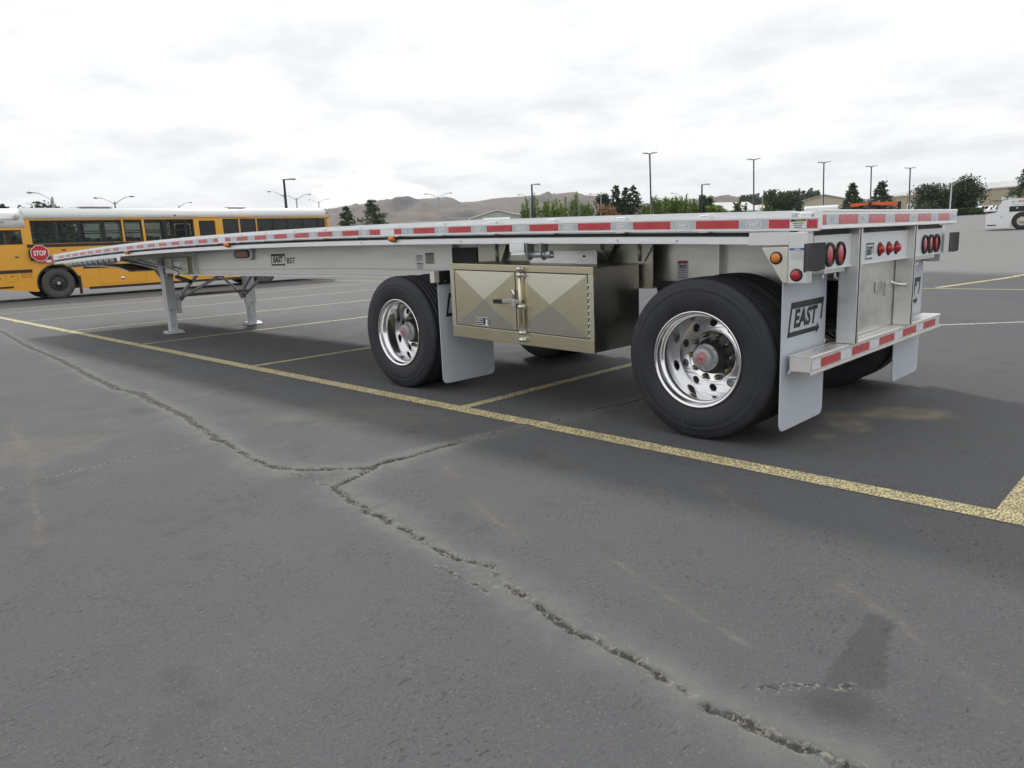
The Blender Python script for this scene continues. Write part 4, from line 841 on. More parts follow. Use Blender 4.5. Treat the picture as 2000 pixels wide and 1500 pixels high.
# stop sign, crossing arm, mirror housings, hatches, vents
def octo(r, off=math.pi/8): return [(r*math.cos(off+k*math.pi/4), r*math.sin(off+k*math.pi/4)) for k in range(8)]
sc = (-2.775, 1.565); xs_ = BX-.12
b = MB(); b.prism([(sc[0]+p[0], sc[1]+p[1]) for p in octo(.285)], 0, xs_, xs_+.012); ss = b.build('stop_sign', WHITE, BUS)
F = Flat((xs_, sc[0], sc[1]), *REAR); F.poly(octo(.265), .002).build('red_face', mat('stop_red', (.55, .02, .035), .4), ss)
F = Flat((xs_, sc[0], sc[1]), *REAR); F.text('STOP', 0, 0, .17, .37, .035, 0, .004).build('lettering', WHITE, ss)
F = Flat((xs_, sc[0], sc[1]), *REAR)
for z in (.195, -.195): F.poly([(.05*math.cos(t), z+.032*math.sin(t)) for t in np.linspace(0, 2*math.pi, 12, endpoint=False)], .004)
F.build('flasher', REDL, ss)
b = MB(); b.box(BX-.10, BX-.0005, -2.50, -2.64, 1.33, 1.72); b.box(BX-.11, BX-.10, -2.46, -2.9, 1.42, 1.65); b.build('sign_hinge_box', BLACK, BUS, .01, 1)
b = MB(); b.box(BX-.09, BX-.07, -2.75, -3.75, 1.235, 1.335); ar = b.build('crossing_arm', mat('arm_pink_red', (.55, .10, .11), .5), BUS)
F = Flat((BX-.09, -3.25, 1.285), *REAR); F.rect(-.32, -.035, -.12, .035, .002); F.rect(.28, -.05, .5, .05, .002); F.build('white_band', WHITE, ar)
b = MB(); b.box(BX-.014, BX-.001, -3.46, -3.60, 1.62, 1.68); b.build('side_marker', REDL, BUS)
for y, z, m in ((-1.56, .80, AMBL), (-8.2, .62, AMBL)): MB().lathe([(0, .02), (.035, .012), (.045, 0)], (BX, y, z), 0, 12, -1).build('reflector', m, BUS)
for (ya, yb, za, zb) in ((-4.55, -6.1, .40, .95), (-8.0, -9.6, .42, .95), (-1.72, -2.05, .66, .93), (-12.0, -13.2, .45, .95)):
    b = MB()
    for q in ((ya, yb, za, za+.008), (ya, yb, zb-.008, zb), (ya, ya-.008, za, zb), (yb+.008, yb, za, zb)): b.box(BX-.003, BX-.0006, *q)
    o = b.build('hatch_seam', mat('seam_shadow_brown', (.32, .14, .02), .5), BUS)
b = MB(); b.lathe([(0, .012), (.05, .012), (.06, 0)], (BX, -5.3, .58), 0, 14, -1); b.build('fuel_cap', ZINC, BUS)
F = Flat((BX, -1.88, .84), *REAR); F.rect(-.02, -.012, .07, .012, .004); F.build('hatch_latch', BLACK, BUS)
F = Flat((BX, -2.33, .87), *REAR)
for k in range(5):
    for q in range(4): F.rect(-.17+.085*q, .09-.045*k, -.17+.085*q+.055+.006*((k+q) % 3), .108-.045*k, .003)
F.build('side_lettering', mat('brown_print', (.35, .13, .03), .5), BUS)
F = Flat((BX, -1.9, 1.46), *REAR); F.rect(.17, -.02, .28, .02, .004); F.build('door_latch', BLACK, BUS)
b = MB(); b.box(BX+.35, BX+BW-.35, -4.3, -5.4, 3.095, 3.14); b.build('roof_hatch', mat('hatch_grey_white', (.6, .6, .6)), BUS, .02, 2)
b = MB(); b.box(BX+.35, BX+BW-.35, -9.7, -10.5, 3.095, 3.13); b.build('roof_hatch', mat('hatch_grey_white', (.6, .6, .6)), BUS, .02, 2)
for ya, yb in ((-5.5, -6.25), (-8.2, -9.05), (-9.85, -10.45)):
    MB().box(BX-.03, BX+.02, ya, yb, 2.706, 2.73).build('drip_rail', YEL, BUS); MB().box(BX+.0, BX+.06, ya-.12, yb+.12, 2.80, 2.82).build('vent_slot', mat('vent_grey', (.5, .5, .5)), BUS)
MB().box(BX-.014, BX+.02, -7.38, -7.46, 2.76, 2.80).build('roof_marker', BLACK, BUS)
b = MB(); b.tube([(BX+.0, -2.30, 2.74), (BX-.05, -2.2, 2.70), (BX-.05, -1.7, 2.69)], .018, 6); b.ball((BX-.02, -2.30, 2.76), .09, 10, 6, (.6, 1, 1)); b.box(BX-.06, BX-.02, -.9, -1.95, 2.60, 2.64); b.box(BX-.05, BX-.01, -.9, -1.8, 2.54, 2.57); b.build('wiper_arm', mat('vent_grey', (.5, .5, .5)), BUS)
b = MB(); b.box(BX-.03, BX+.1, -3.86, -3.92, .12, .75); b.build('mud_guard', BLACK, BUS)
# ------------------------------------------------------------------ lamps on poles
POLE = mat('dark_pole_paint', (.025, .028, .032), .45, .2); LPOLE = mat('grey_pole_galvanised', (.36, .37, .38), .45, .6); LAMP = mat('lamp_head_grey', (.30, .31, .32), .4, .3)
def tpole(x, y, ztop, label):
    z0 = float(gh(x, y)); H = ztop-z0; t = thing('parking_lot_lamp', (x, y, z0), label, 'lamp post', 'dark double-headed lamps of the car park')
    b = MB(); b.tube([(x, y, z0-.1), (x, y, z0+H*.28), (x, y, z0+H*.28+.01), (x, y, ztop-.1)], [.15, .13, .095, .085], 10); b.build('pole', POLE, t)
    b = MB(); b.cyl((x, y, z0-.1), (x, y, z0+.5), .32, n=14); b.build('base', mat('concrete_base', (.35, .34, .32), .8), t)
    for s in (-1, 1):
        d = Vector((-.714, -.70, 0))*s
        b = MB(); b.tube([Vector((x, y, ztop-.12)), Vector((x, y, ztop-.08))+d*.3], .05, 6); b.build('arm', POLE, t)
        b = MB(); p = Vector((x, y, ztop-.06))+d*.2; e_ = Vector((-d.y, d.x, 0)).normalized()*.2; q = Vector((x, y, ztop+.0))+d*.78; k = Vector((0, 0, .05))
        b.add([p-e_-k, p+e_-k, q+e_-k, q-e_-k, p-e_+k, p+e_+k, q+e_+k*.6, q-e_+k*.6], [(0, 3, 2, 1), (4, 5, 6, 7), (0, 1, 5, 4), (1, 2, 6, 5), (2, 3, 7, 6), (3, 0, 4, 7)]); b.build('lamp_head', LAMP, t)
    t.rotation_euler = (R(-.85), R(.85), 0)
for k, (x, y, z) in enumerate(((45.6, -66.7, 10.17), (42, -83.8, 9.95), (38.1, -95.4, 9.70), (36.4, -107.7, 9.52), (33.8, -115.9, 9.37))):
    tpole(x, y, z, ('tall dark twin-headed lamp rising beside dark pines', 'tall dark twin-headed lamp near the small gabled house', 'tall dark twin-headed lamp in front of the gabled hall', 'tall dark twin-headed lamp between two narrow conifers', 'tall dark twin-headed lamp before the warehouse roller door')[k])
def armpole(x, y, ztop, label):
    z0 = float(gh(x, y)); t = thing('single_head_lamp', (x, y, z0), label, 'lamp post', 'dark single-headed lamps')
    b = MB(); b.tube([(x, y, z0-.1), (x, y, z0+2), (x, y, ztop)], [.17, .15, .12], 8); b.build('pole', POLE, t)
    d = Vector((-.714, -.70, 0)); b = MB(); b.tube([Vector((x, y, ztop-.05)), Vector((x, y, ztop))+d*.6, Vector((x, y, ztop-.02))+d*1.25], [.06, .09, .12], 8); b.build('lamp_head', LAMP, t)
for x, y, z, l_ in ((72.7, -37.3, 8.86, 'dark single-headed lamp rising behind the bus roof'), (73, -76.9, 9.28, 'dark single-headed lamp in front of the feathery green trees'), (61.1, -104.2, 8.95, 'dark single-headed lamp at the end of the green tree row')): armpole(x, y, z, l_)
def curl(x, y, ztop, sides, label, big=.62, m=LPOLE):
    z0 = float(gh(x, y)); t = thing('street_light', (x, y, z0), label, 'street light', 'grey street lights with curved arms')
    zh = ztop-.9*big; b = MB(); b.tube([(x, y, z0-.1), (x, y, z0+3), (x, y, zh)], [.13, .11, .08], 8); b.build('pole', m, t)
    for s in sides:
        d = Vector((.714, .70, 0))*s; p = Vector((x, y, zh-.3))
        pts = [p+d*(2.6*big*u)+Vector((0, 0, (1.15*big)*math.sin(u*math.pi/2))) for u in np.linspace(0, 1, 8)]
        b = MB(); b.tube(pts, .035, 6); b.build('arm', m, t)
        b = MB(); b.ball(pts[-1]+d*.2, .25, 10, 6, (1, 1, .35)); b.build('lamp_head', LAMP, t)
for a in ((70.5, -14.5, 7.16, (1,), 'street light with one arm beside a treetop over the bus front'), (79.3, -22.2, 7.42, (1, -1), 'twin-armed street light over the bus roof hatch'), (82.3, -42.5, 8.60, (1,), 'one-armed street light beside the dark lamp over the bus'), (89.5, -48.2, 8.76, (1, -1), 'twin-armed street light just right of the dark lamp over the bus'), (126.5, -74.1, 10.91, (1, -1), 'small distant twin-armed street light over the bus tail'), (82.4, -67, 8.67, (1, -1), 'twin-armed street light standing against the hills'), (84.4, -88.7, 9.05, (1,), 'one-armed street light left of the green tree row'), (78.5, -100.4, 8.88, (1,), 'one-armed street light behind the brown bush'), (72.5, -116.8, 8.79, (1,), 'one-armed street light behind the second green tree row'), (64.6, -132.6, 8.17, (1,), 'one-armed street light left of two round trees'), (109.8, -40.7, 8.98, (-1,), 'small street light tip above the middle of the bus')): curl(*a)
curl(33.4, -135.7, 8.3, (-1,), 'pale grey street light in front of the broad pine', 1.0, mat('pale_pole', (.62, .63, .63), .45, .3))
# ------------------------------------------------------------------ trees
def leafmat(name, col, v=.35):
    m = bpy.data.materials.new(name); m.use_nodes = True; n = m.node_tree.nodes; l = m.node_tree.links; b = n['Principled BSDF']; b.inputs['Roughness'].default_value = .6; b.inputs['Specular IOR Level'].default_value = .25
    g_ = n.new('ShaderNodeNewGeometry'); r_ = n.new('ShaderNodeValToRGB'); c = np.array(col)
    r_.color_ramp.elements[0].color = (*(c*(1-v)), 1); r_.color_ramp.elements[1].color = (*np.clip(c*(1+v), 0, 1), 1); l.new(g_.outputs['Random Per Island'], r_.inputs[0]); l.new(r_.outputs[0], b.inputs['Base Color'])
    tl = n.new('ShaderNodeBsdfTranslucent'); l.new(r_.outputs[0], tl.inputs[0]); ms = n.new('ShaderNodeMixShader'); ms.inputs[0].default_value = .3
    l.new(b.outputs[0], ms.inputs[1]); l.new(tl.outputs[0], ms.inputs[2]); l.new(ms.outputs[0], n['Material Output'].inputs[0]); return m
PINE = leafmat('pine_needles', (.058, .088, .048)); GREEN = leafmat('poplar_leaves', (.155, .235, .05)); DGREEN = leafmat('dark_leaves', (.06, .095, .042)); BROWN = leafmat('dry_brown_leaves', (.30, .17, .085), .3); OLIVE = leafmat('olive_leaves', (.12, .14, .04)); BARK = mat('bark', (.10, .075, .055), .9, 0, .3, 8, .3, 30)
nr = np.random.default_rng(11)
def quads(P_, size, up=0.0):
    n_ = len(P_); a = nr.normal(size=(n_, 3)); a[:, 2] = a[:, 2]*(1-up)+up*1.5; a /= np.linalg.norm(a, axis=1)[:, None]
    b_ = np.cross(a, nr.normal(size=(n_, 3))); b_ /= np.linalg.norm(b_, axis=1)[:, None]
    s = size*(.6+.8*nr.random(n_))[:, None]
    V = np.stack([P_-a*s, P_+b_*s*.45, P_+a*s, P_-b_*s*.45], 1).reshape(-1, 3); F_ = np.arange(4*n_).reshape(-1, 4); return V, F_
def leaf_mesh(name, V, F_):
    me_ = bpy.data.meshes.new(name); me_.vertices.add(len(V)); me_.vertices.foreach_set('co', V.astype(np.float32).ravel()); me_.loops.add(F_.size); me_.loops.foreach_set('vertex_index', F_.astype(np.int32).ravel()); me_.polygons.add(len(F_)); me_.polygons.foreach_set('loop_start', np.arange(0, F_.size, 4, dtype=np.int32)); me_.update(calc_edges=True); return me_
def tree(x, y, ztop, rad, kind, label, m, name, group=None, z0=None, base=.12):
    z0 = float(gh(x, y)) if z0 is None else z0; H = ztop-z0; t = thing(name, (x, y, z0), label, 'tree' if 'bush' not in name and 'shrub' not in name else 'bush', group)
    limbs = []; pts = []
    if kind == 'cone':        # conifer: whorls of drooping sprays
        nw = int(9+H*1.6)
        for k in range(nw):
            u = base+(1-base)*k/nw; zr = H*u; rr = rad*1.35*(1-u)**.75*(.7+.5*nr.random())+.15
            for j in range(int(5+6*(1-u))):
                a = nr.random()*6.283; e_ = np.array([math.cos(a)*rr, math.sin(a)*rr, -.10*rr+nr.normal()*.1]); limbs.append((np.array([0, 0, zr]), np.array([0, 0, zr])+e_))
                for q in range(int(14+14*(1-u))): w_ = .2+.8*nr.random()**.7; pts.append(np.array([0, 0, zr])+e_*w_+nr.normal(size=3)*np.array([.16, .16, .12])*(.5+rr*.3))
        for q in range(12): pts.append(np.array([0, 0, H*(1-.1*nr.random())])+nr.normal(size=3)*.08)
        size = .22
    elif kind == 'feather':   # upright stems feathered with leaves
        for k in range(9):
            a = nr.random()*6.283; rt_ = rad*(.25+.75*nr.random()); ht = H*(1.0 if k == 0 else .62+.36*nr.random()); tip = np.array([math.cos(a)*rt_*(.3 if k == 0 else 1), math.sin(a)*rt_*(.3 if k == 0 else 1), ht]); ft = np.array([math.cos(a)*rt_*.35, math.sin(a)*rt_*.35, H*.05]); limbs.append((ft, tip))
            for q in range(210): w_ = nr.random()**.85; sp_ = (.36*(1-w_)**.6+.05)*rad/1.5; pts.append(ft+(tip-ft)*w_+nr.normal(size=3)*np.array([sp_, sp_, .18]))
        size = .19
    else:
        nc = {'round': 26, 'feather': 30, 'bush': 26, 'pine': 30}[kind]
        for k in range(nc):
            if kind == 'feather': u = .12+.86*nr.random(); rr = rad*(math.sin(math.pi*min(1, u*.9+.12))**.6)*nr.random()**.5
            elif kind == 'pine': u = .22+.70*nr.random()**1.15; rr = rad*(1.1-u*.85)*nr.random()**.45
            elif kind == 'bush': u = .15+.75*nr.random(); rr = rad*math.sqrt(max(.05, 1-u*u))*nr.random()**.5
            else: u = .28+.68*nr.random(); rr = rad*math.sqrt(max(.05, 1-((u-.55)/.5)**2))*nr.random()**.45
            a = nr.random()*6.283; c = np.array([rr*math.cos(a), rr*math.sin(a), H*u]); limbs.append((np.array([0, 0, H*u*.62]), c))
            cs = {'feather': (.5, .5, .95), 'pine': (.62, .62, .42), 'bush': (.45, .45, .4), 'round': (.55, .55, .48)}[kind]
            for q in range({'feather': 105, 'pine': 120, 'bush': 90, 'round': 110}[kind]): pts.append(c+nr.normal(size=3)*np.array(cs)*rad/2.3*.8)
        size = {'feather': .22, 'pine': .24, 'bush': .2, 'round': .23}[kind]
    P_ = np.array(pts); P_ = P_[(P_[:, 2] > .1) & (P_[:, 2] < H*1.03)]; P_ += np.array([x, y, z0])
    V, F_ = quads(P_, size, .4 if kind == 'feather' else .1); link('crown', leaf_mesh('crown', V, F_), m, t)
    b = MB(); tr_ = max(.06, H*.022); b.tube([(x, y, z0-.1), (x+.05, y, z0+H*.3), (x-.04, y+.03, z0+H*.6), (x, y, z0+H*.93)], [tr_, tr_*.8, tr_*.5, .02], 7); tk = b.build('trunk', BARK, t)
    b = MB()
    for a, c in limbs[::2]: b.tube([a+np.array([x, y, z0]), (a+c)/2+np.array([x, y, z0+.1]), c+np.array([x, y, z0])], [.035, .025, .012], 4)
    b.build('limbs', BARK, tk); return t
tree(98.7, -61.9, 7.71, 2.0, 'cone', 'smaller dark pine of the pair right of the bus', PINE, 'pine_tree', base=.1)
tree(96.5, -65.2, 8.67, 3.1, 'cone', 'larger dark pine of the pair right of the bus', PINE, 'pine_tree', base=.1)
tree(106.1, -18.2, 8.33, 2.2, 'cone', 'dark treetop just showing over the bus front', PINE, 'pine_tree')
tree(90.7, -18.6, 7.77, 2.8, 'pine', 'dark treetop beside a street light over the bus front', PINE, 'pine_tree')
tree(93, -20.9, 6.6, 2.0, 'cone', 'small dark treetop barely showing over the bus roof', PINE, 'pine_tree')
pop = ((87.5, -90.7, 7.54, 1.4), (86.2, -91.9, 9.09, 1.5), (86, -94.8, 8.07, 1.5), (83.4, -94.4, 8.15, 1.6), (83.5, -96.9, 8.53, 1.6), (82.1, -98.1, 9.06, 1.9), (79.3, -97.8, 7.39, 1.3))
ORD = ('nearest', 'second', 'third', 'fourth', 'fifth', 'sixth', 'last')
for k, (x, y, z, r_) in enumerate(pop): tree(x, y, z, r_*1.1, 'feather', 'feathery bright green tree, %s in the row counted from the brown bush' % ORD[6-k], GREEN, 'poplar_tree', 'green trees in the row before the hills')
tree(70.7, -91.8, 6.5, 2.1, 'bush', 'dry reddish brown bush beside the dark pines', BROWN, 'brown_bush')
tree(80.1, -103.5, 8.99, 2.0, 'pine', 'lower dark pine behind the brown bush', PINE, 'pine_tree')
tree(79.6, -106.3, 10.51, 1.7, 'cone', 'slender tallest dark pine behind the brown bush', PINE, 'pine_tree')
tree(76, -106.5, 10.05, 2.3, 'cone', 'broad dark pine right of the brown bush', PINE, 'pine_tree', base=.05)
tree(77.4, -106.2, 9.9, 1.7, 'cone', 'dark pine with a blunt top between two pines', PINE, 'pine_tree', base=.05)
for k, (x, y, z, r_) in enumerate(((70.9, -103.9, 6.55, 1.3), (71, -106.2, 7.77, 1.4), (68.7, -105.4, 7.5, 1.6), (67.8, -107.1, 7.55, 1.6), (65.8, -107.2, 7.66, 1.6), (65.4, -109.8, 7.07, 1.4))): tree(x, y, z, r_*1.1, 'feather', 'feathery green tree, %s in the row counted from the dark pines' % ORD[k if k < 5 else 6], GREEN, 'poplar_tree', 'green trees in the row right of the pines')
tree(62.3, -106.9, 7.24, 1.4, 'round', 'dull dark green tree ending the green row', DGREEN, 'broadleaf_tree')
tree(59.1, -105.3, 5.4, 1.6, 'round', 'low bright green tree left of the small gabled house', GREEN, 'broadleaf_tree')
tree(58.4, -111.3, 6.2, 1.4, 'feather', 'yellowish green tree right of the small gabled house', OLIVE, 'broadleaf_tree')
tree(70.5, -149.9, 9.53, 2.2, 'round', 'rounder left tree of the pair left of the gabled hall', DGREEN, 'broadleaf_tree')
tree(68.5, -153.1, 9.22, 2.3, 'round', 'wider right tree of the pair left of the gabled hall', DGREEN, 'broadleaf_tree')
tree(69.5, -144.9, 7.0, 1.0, 'feather', 'small yellow green tree beside two round trees', OLIVE, 'broadleaf_tree')
tree(41, -113.5, 7.83, 1.5, 'cone', 'narrow conifer left of the dark lamp, thin at its top', DGREEN, 'conifer_tree', base=.03)
tree(38.9, -119.5, 7.96, 1.9, 'cone', 'narrow conifer right of the dark lamp, fuller at its foot', DGREEN, 'conifer_tree', base=.03)
tree(37.3, -140.9, 7.87, 3.9, 'pine', 'spreading open-limbed pine before the warehouse', PINE, 'pine_tree')
tree(33.3, -144, 9.4, 3.3, 'pine', 'tall broad pine behind the pale street light', PINE, 'pine_tree')
tree(33.9, -144.6, 8.3, 2.8, 'pine', 'lower dense pine filling in behind the pale street light', PINE, 'pine_tree')
tree(22.5, -133.7, 9.4, 3.2, 'cone', 'dark conifer rising behind the white truck', DGREEN, 'conifer_tree', base=.03)
tree(31.7, -140.2, 3.5, 2.2, 'bush', 'low green shrub at the foot of the pale street light', DGREEN, 'shrub')
tree(33.6, -140.6, 3.4, 2.0, 'bush', 'low green shrub left of the pale street light', DGREEN, 'shrub')
b = MB(); b.ball((30.2, -138.6, 1.95), .75, 9, 6, (1.3, 1, .6)); o = b.build('landscape_rock', mat('pale_rock', (.42, .38, .31), .85, 0, .2, 3, .4, 6), None); tag(o, 'pale boulder at the edge of the lawn', 'rock')
# lawn strip beyond the lot
v = []; f = []
for i, x in enumerate(np.linspace(5, 80, 40)):
    for j, y in enumerate((-139.0+.02*x, -146)): v.append((x, y, float(gh(x, y))+.03))
for i in range(39): f.append((2*i, 2*i+1, 2*i+3, 2*i+2))
o = link('lawn', bpy.data.meshes.new('lawn'), None); o.data.from_pydata(v, [], f); o.data.materials.append(mat('dry_grass', (.13, .15, .06), .9, 0, .3, 1.2, .3, 20)); tag(o, 'strip of dry lawn beyond the lot', kind='structure')
# far wood
P_ = []
for k in range(90):
    a = R(-62.6-5.4*k/90); d = 560+40*nr.random(); zt = 24.5+5*nr.random()-abs(k-60)*.03; rr = 4.0
    for q in range(110): u = nr.random()**.6; P_.append(((-1.6+d*math.cos(a))+nr.normal()*rr*(1.1-u)*.6, 4+d*math.sin(a)+nr.normal()*rr*(1.1-u)*.6, 6+(zt-6)*u))
V, F_ = quads(np.array(P_), 1.1); o = link('distant_wood', leaf_mesh('distant_wood', V, F_), PINE); tag(o, 'far dark line of wooded trees on the horizon', 'woodland', kind='stuff')
# ------------------------------------------------------------------ buildings
TAN = mat('tan_stucco', (.42, .36, .26), .85, 0, .06, .6, .1, 20); ROOFW = mat('white_metal_roof', (.74, .75, .74), .45, .1, .04, .5); DOORW = mat('white_roller_door', (.78, .79, .80), .5); CREAM = mat('cream_siding', (.50, .47, .36), .8); SAGE = mat('pale_sage_siding', (.46, .50, .42), .8)
def warehouse():
    a = Vector((62.5, -194.6, 0)); c = Vector((4.0, -170.4, 0)); d = (c-a).normalized(); Ln = (c-a).length; nrm = Vector((d.y, -d.x, 0))
    if nrm.y > 0: nrm = -nrm
    z0 = 2.0; ze = 8.25; zr = 9.9
    t = thing('warehouse', tuple((a+c)/2+Vector((0, 0, 2.5))), 'long tan warehouse with white sloping metal roof and roller doors', 'building')
    def pt(s, dep, z): q = a+d*s+nrm*dep; return (q.x, q.y, z)
    def bx(s0, s1, d0, d1, za, zb, nm, m, par=t):
        b = MB(); v = [pt(s, e_, z) for s in (s0, s1) for e_ in (d0, d1) for z in (za, zb)]; b.add(v, [(0, 1, 3, 2), (4, 6, 7, 5), (0, 4, 5, 1), (2, 3, 7, 6), (0, 2, 6, 4), (1, 5, 7, 3)]); return b.build(nm, m, par)
    wl = bx(0, Ln, 0, 30, z0, ze, 'wall', TAN)
    b = MB(); v = []
    for s in (-.3, Ln+.3): v += [pt(s, -.35, ze), pt(s, 12, zr), pt(s, 30.4, ze), pt(s, 30.4, ze-.25), pt(s, -.35, ze-.25)]
    b.add(v, [(0, 1, 6, 5), (1, 2, 7, 6), (2, 3, 8, 7), (3, 4, 9, 8), (4, 0, 5, 9), (0, 4, 3, 2, 1), (5, 6, 7, 8, 9)]); rf = b.build('roof', ROOFW, t)
    b = MB()
    for s in np.arange(0, Ln, 1.2):
        v = [pt(s-.04, -.35, ze+.01), pt(s+.04, -.35, ze+.01), pt(s+.04, 12, zr+.01), pt(s-.04, 12, zr+.01), pt(s-.04, -.35, ze+.09), pt(s+.04, -.35, ze+.09), pt(s+.04, 12, zr+.09), pt(s-.04, 12, zr+.09)]
        b.add(v, [(0, 3, 2, 1), (4, 5, 6, 7), (0, 1, 5, 4), (1, 2, 6, 5), (2, 3, 7, 6), (3, 0, 4, 7)])
    b.build('roof_seam', ROOFW, rf)
    for k, s in enumerate((6.2, 13.5, 20, 29, 40.5, 46.5, 52)):
        wd = 4.1
        f = bx(s-.15, s+wd+.15, -.05, -.001, z0, 6.25, 'door_frame', mat('door_frame_beige', (.5, .45, .35), .7)); dd = bx(s, s+wd, -.09, -.0505, z0, 6.1, 'roller_door', DOORW, f)
    for s in (3.8, 11.5, 18.6, 26, 37.5, 45.3): bx(s, s+.25, -.06, -.001, z0, ze-.26, 'pilaster', mat('tan_pilaster', (.46, .40, .30), .85), wl)
    for s in (5, 12.5, 30): bx(s, s+1.3, 4, 5, 9.0, 10.1, 'roof_vent', mat('vent_pale', (.6, .6, .6)), rf)
    for s in (38.5, 39.6, 40.8, 42, 43.1, 44.3): bx(s, s+.8, -.1, -.03, 6.5, 6.9, 'sign_letter', mat('sign_grey', (.4, .4, .4)), wl)
warehouse()
def gable(x, y, w_, dpt, ze, zr, rz, label, wm_, rm, name, z0=None, doors=1):
    z0 = float(gh(x, y)) if z0 is None else z0; t = thing(name, (x, y, z0), label, 'building'); c, s = math.cos(rz), math.sin(rz)
    def pt(u, v, z): return (x+u*c-v*s, y+u*s+v*c, z)
    b = MB(); b.add([pt(-w_/2, -dpt/2, z0-.5), pt(w_/2, -dpt/2, z0-.5), pt(w_/2, -dpt/2, ze), pt(0, -dpt/2, zr-.1), pt(-w_/2, -dpt/2, ze), pt(-w_/2, dpt/2, z0-.5), pt(w_/2, dpt/2, z0-.5), pt(w_/2, dpt/2, ze), pt(0, dpt/2, zr-.1), pt(-w_/2, dpt/2, ze)],
        [(0, 1, 2, 3, 4), (9, 8, 7, 6, 5), (0, 5, 6, 1), (1, 6, 7, 2), (4, 9, 5, 0), (2, 7, 8, 3), (3, 8, 9, 4)]); wl = b.build('wall', wm_, t)
    for sg in (-1, 1):
        b = MB(); sl = (zr-ze)/(w_/2); e_ = .4
        v = []
        for vv in (-dpt/2-e_, dpt/2+e_):
            for (u, z) in ((0, zr), (sg*(w_/2+e_), ze-sl*e_), (sg*(w_/2+e_), ze-sl*e_+.15), (0, zr+.15)): v.append(pt(u, vv, z))
        b.add(v, [(0, 1, 2, 3), (7, 6, 5, 4), (0, 4, 5, 1), (1, 5, 6, 2), (2, 6, 7, 3), (3, 7, 4, 0)]); b.build('roof', rm, t)
    for vv in (-dpt/2-.03, dpt/2+.03):
        b = MB(); v = [pt(u, vv+q, z) for u in (-.9, .9) for q in (-.02, .02) for z in (z0, z0+2.2)]; b.add(v, [(0, 1, 3, 2), (4, 6, 7, 5), (0, 4, 5, 1), (2, 3, 7, 6), (0, 2, 6, 4), (1, 5, 7, 3)]); b.build('door', DOORW, t)
    return t
gable(64.8, -119.3, 5.4, 9, 5.0, 6.35, R(-20), 'small cream house with white edged gable', CREAM, ROOFW, 'gabled_house')
gable(68.6, -172.6, 9.0, 16, 7.4, 8.5, R(20), 'tan gabled hall with pale ribbed roof behind a dark lamp', CREAM, mat('grey_tan_roof', (.5, .48, .42), .6), 'gabled_hall')
gable(78.4, -162.8, 3.4, 6, 6.4, 7.1, R(70), 'small cream shed left of two round trees', CREAM, mat('grey_tan_roof', (.5, .48, .42), .6), 'cream_shed')
gable(98.5, -96.6, 10, 14, 5.6, 6.8, R(35), 'pale sage shed with white roof before the hills', SAGE, ROOFW, 'sage_shed')
def longshed(x, y, ln, dp, z1, rz, label, m):
    z0 = float(gh(x, y)); t = thing('long_shed', (x, y, z0), label, 'building', None); c, s = math.cos(rz), math.sin(rz)
    def pt(u, v, z): return (x+u*c-v*s, y+u*s+v*c, z)
    def bx(u0, u1, v0, v1, za, zb, nm, mm):
        v = [pt(a, b_, z) for a in (u0, u1) for b_ in (v0, v1) for z in (za, zb)]; return MB().add(v, [(0, 1, 3, 2), (4, 6, 7, 5), (0, 4, 5, 1), (2, 3, 7, 6), (0, 2, 6, 4), (1, 5, 7, 3)]).build(nm, mm, t)
    bx(-ln/2, ln/2, -dp/2, dp/2, z0-.5, z1-.35, 'wall', m); bx(-ln/2-.3, ln/2+.3, -dp/2-.3, dp/2+.3, z1-.349, z1, 'roof', ROOFW)
    for k in range(int(ln//5)): bx(-ln/2+1.5+5*k, -ln/2+4.2+5*k, dp/2+.001, dp/2+.05, z0, z1-1.6, 'roller_door', DOORW)
longshed(52, -205, 24, 12, 7.5, R(15), 'low pale shed seen between the narrow conifers', mat('pale_green_metal', (.48, .53, .5), .6))
longshed(84, -196, 16, 12, 6.6, R(25), 'low white shed between round trees and gabled hall', mat('pale_wall', (.6, .6, .57), .7))
longshed(77, -150, 9, 6, 5.6, R(30), 'low white shed behind the second dark lamp', mat('pale_wall', (.6, .6, .57), .7))
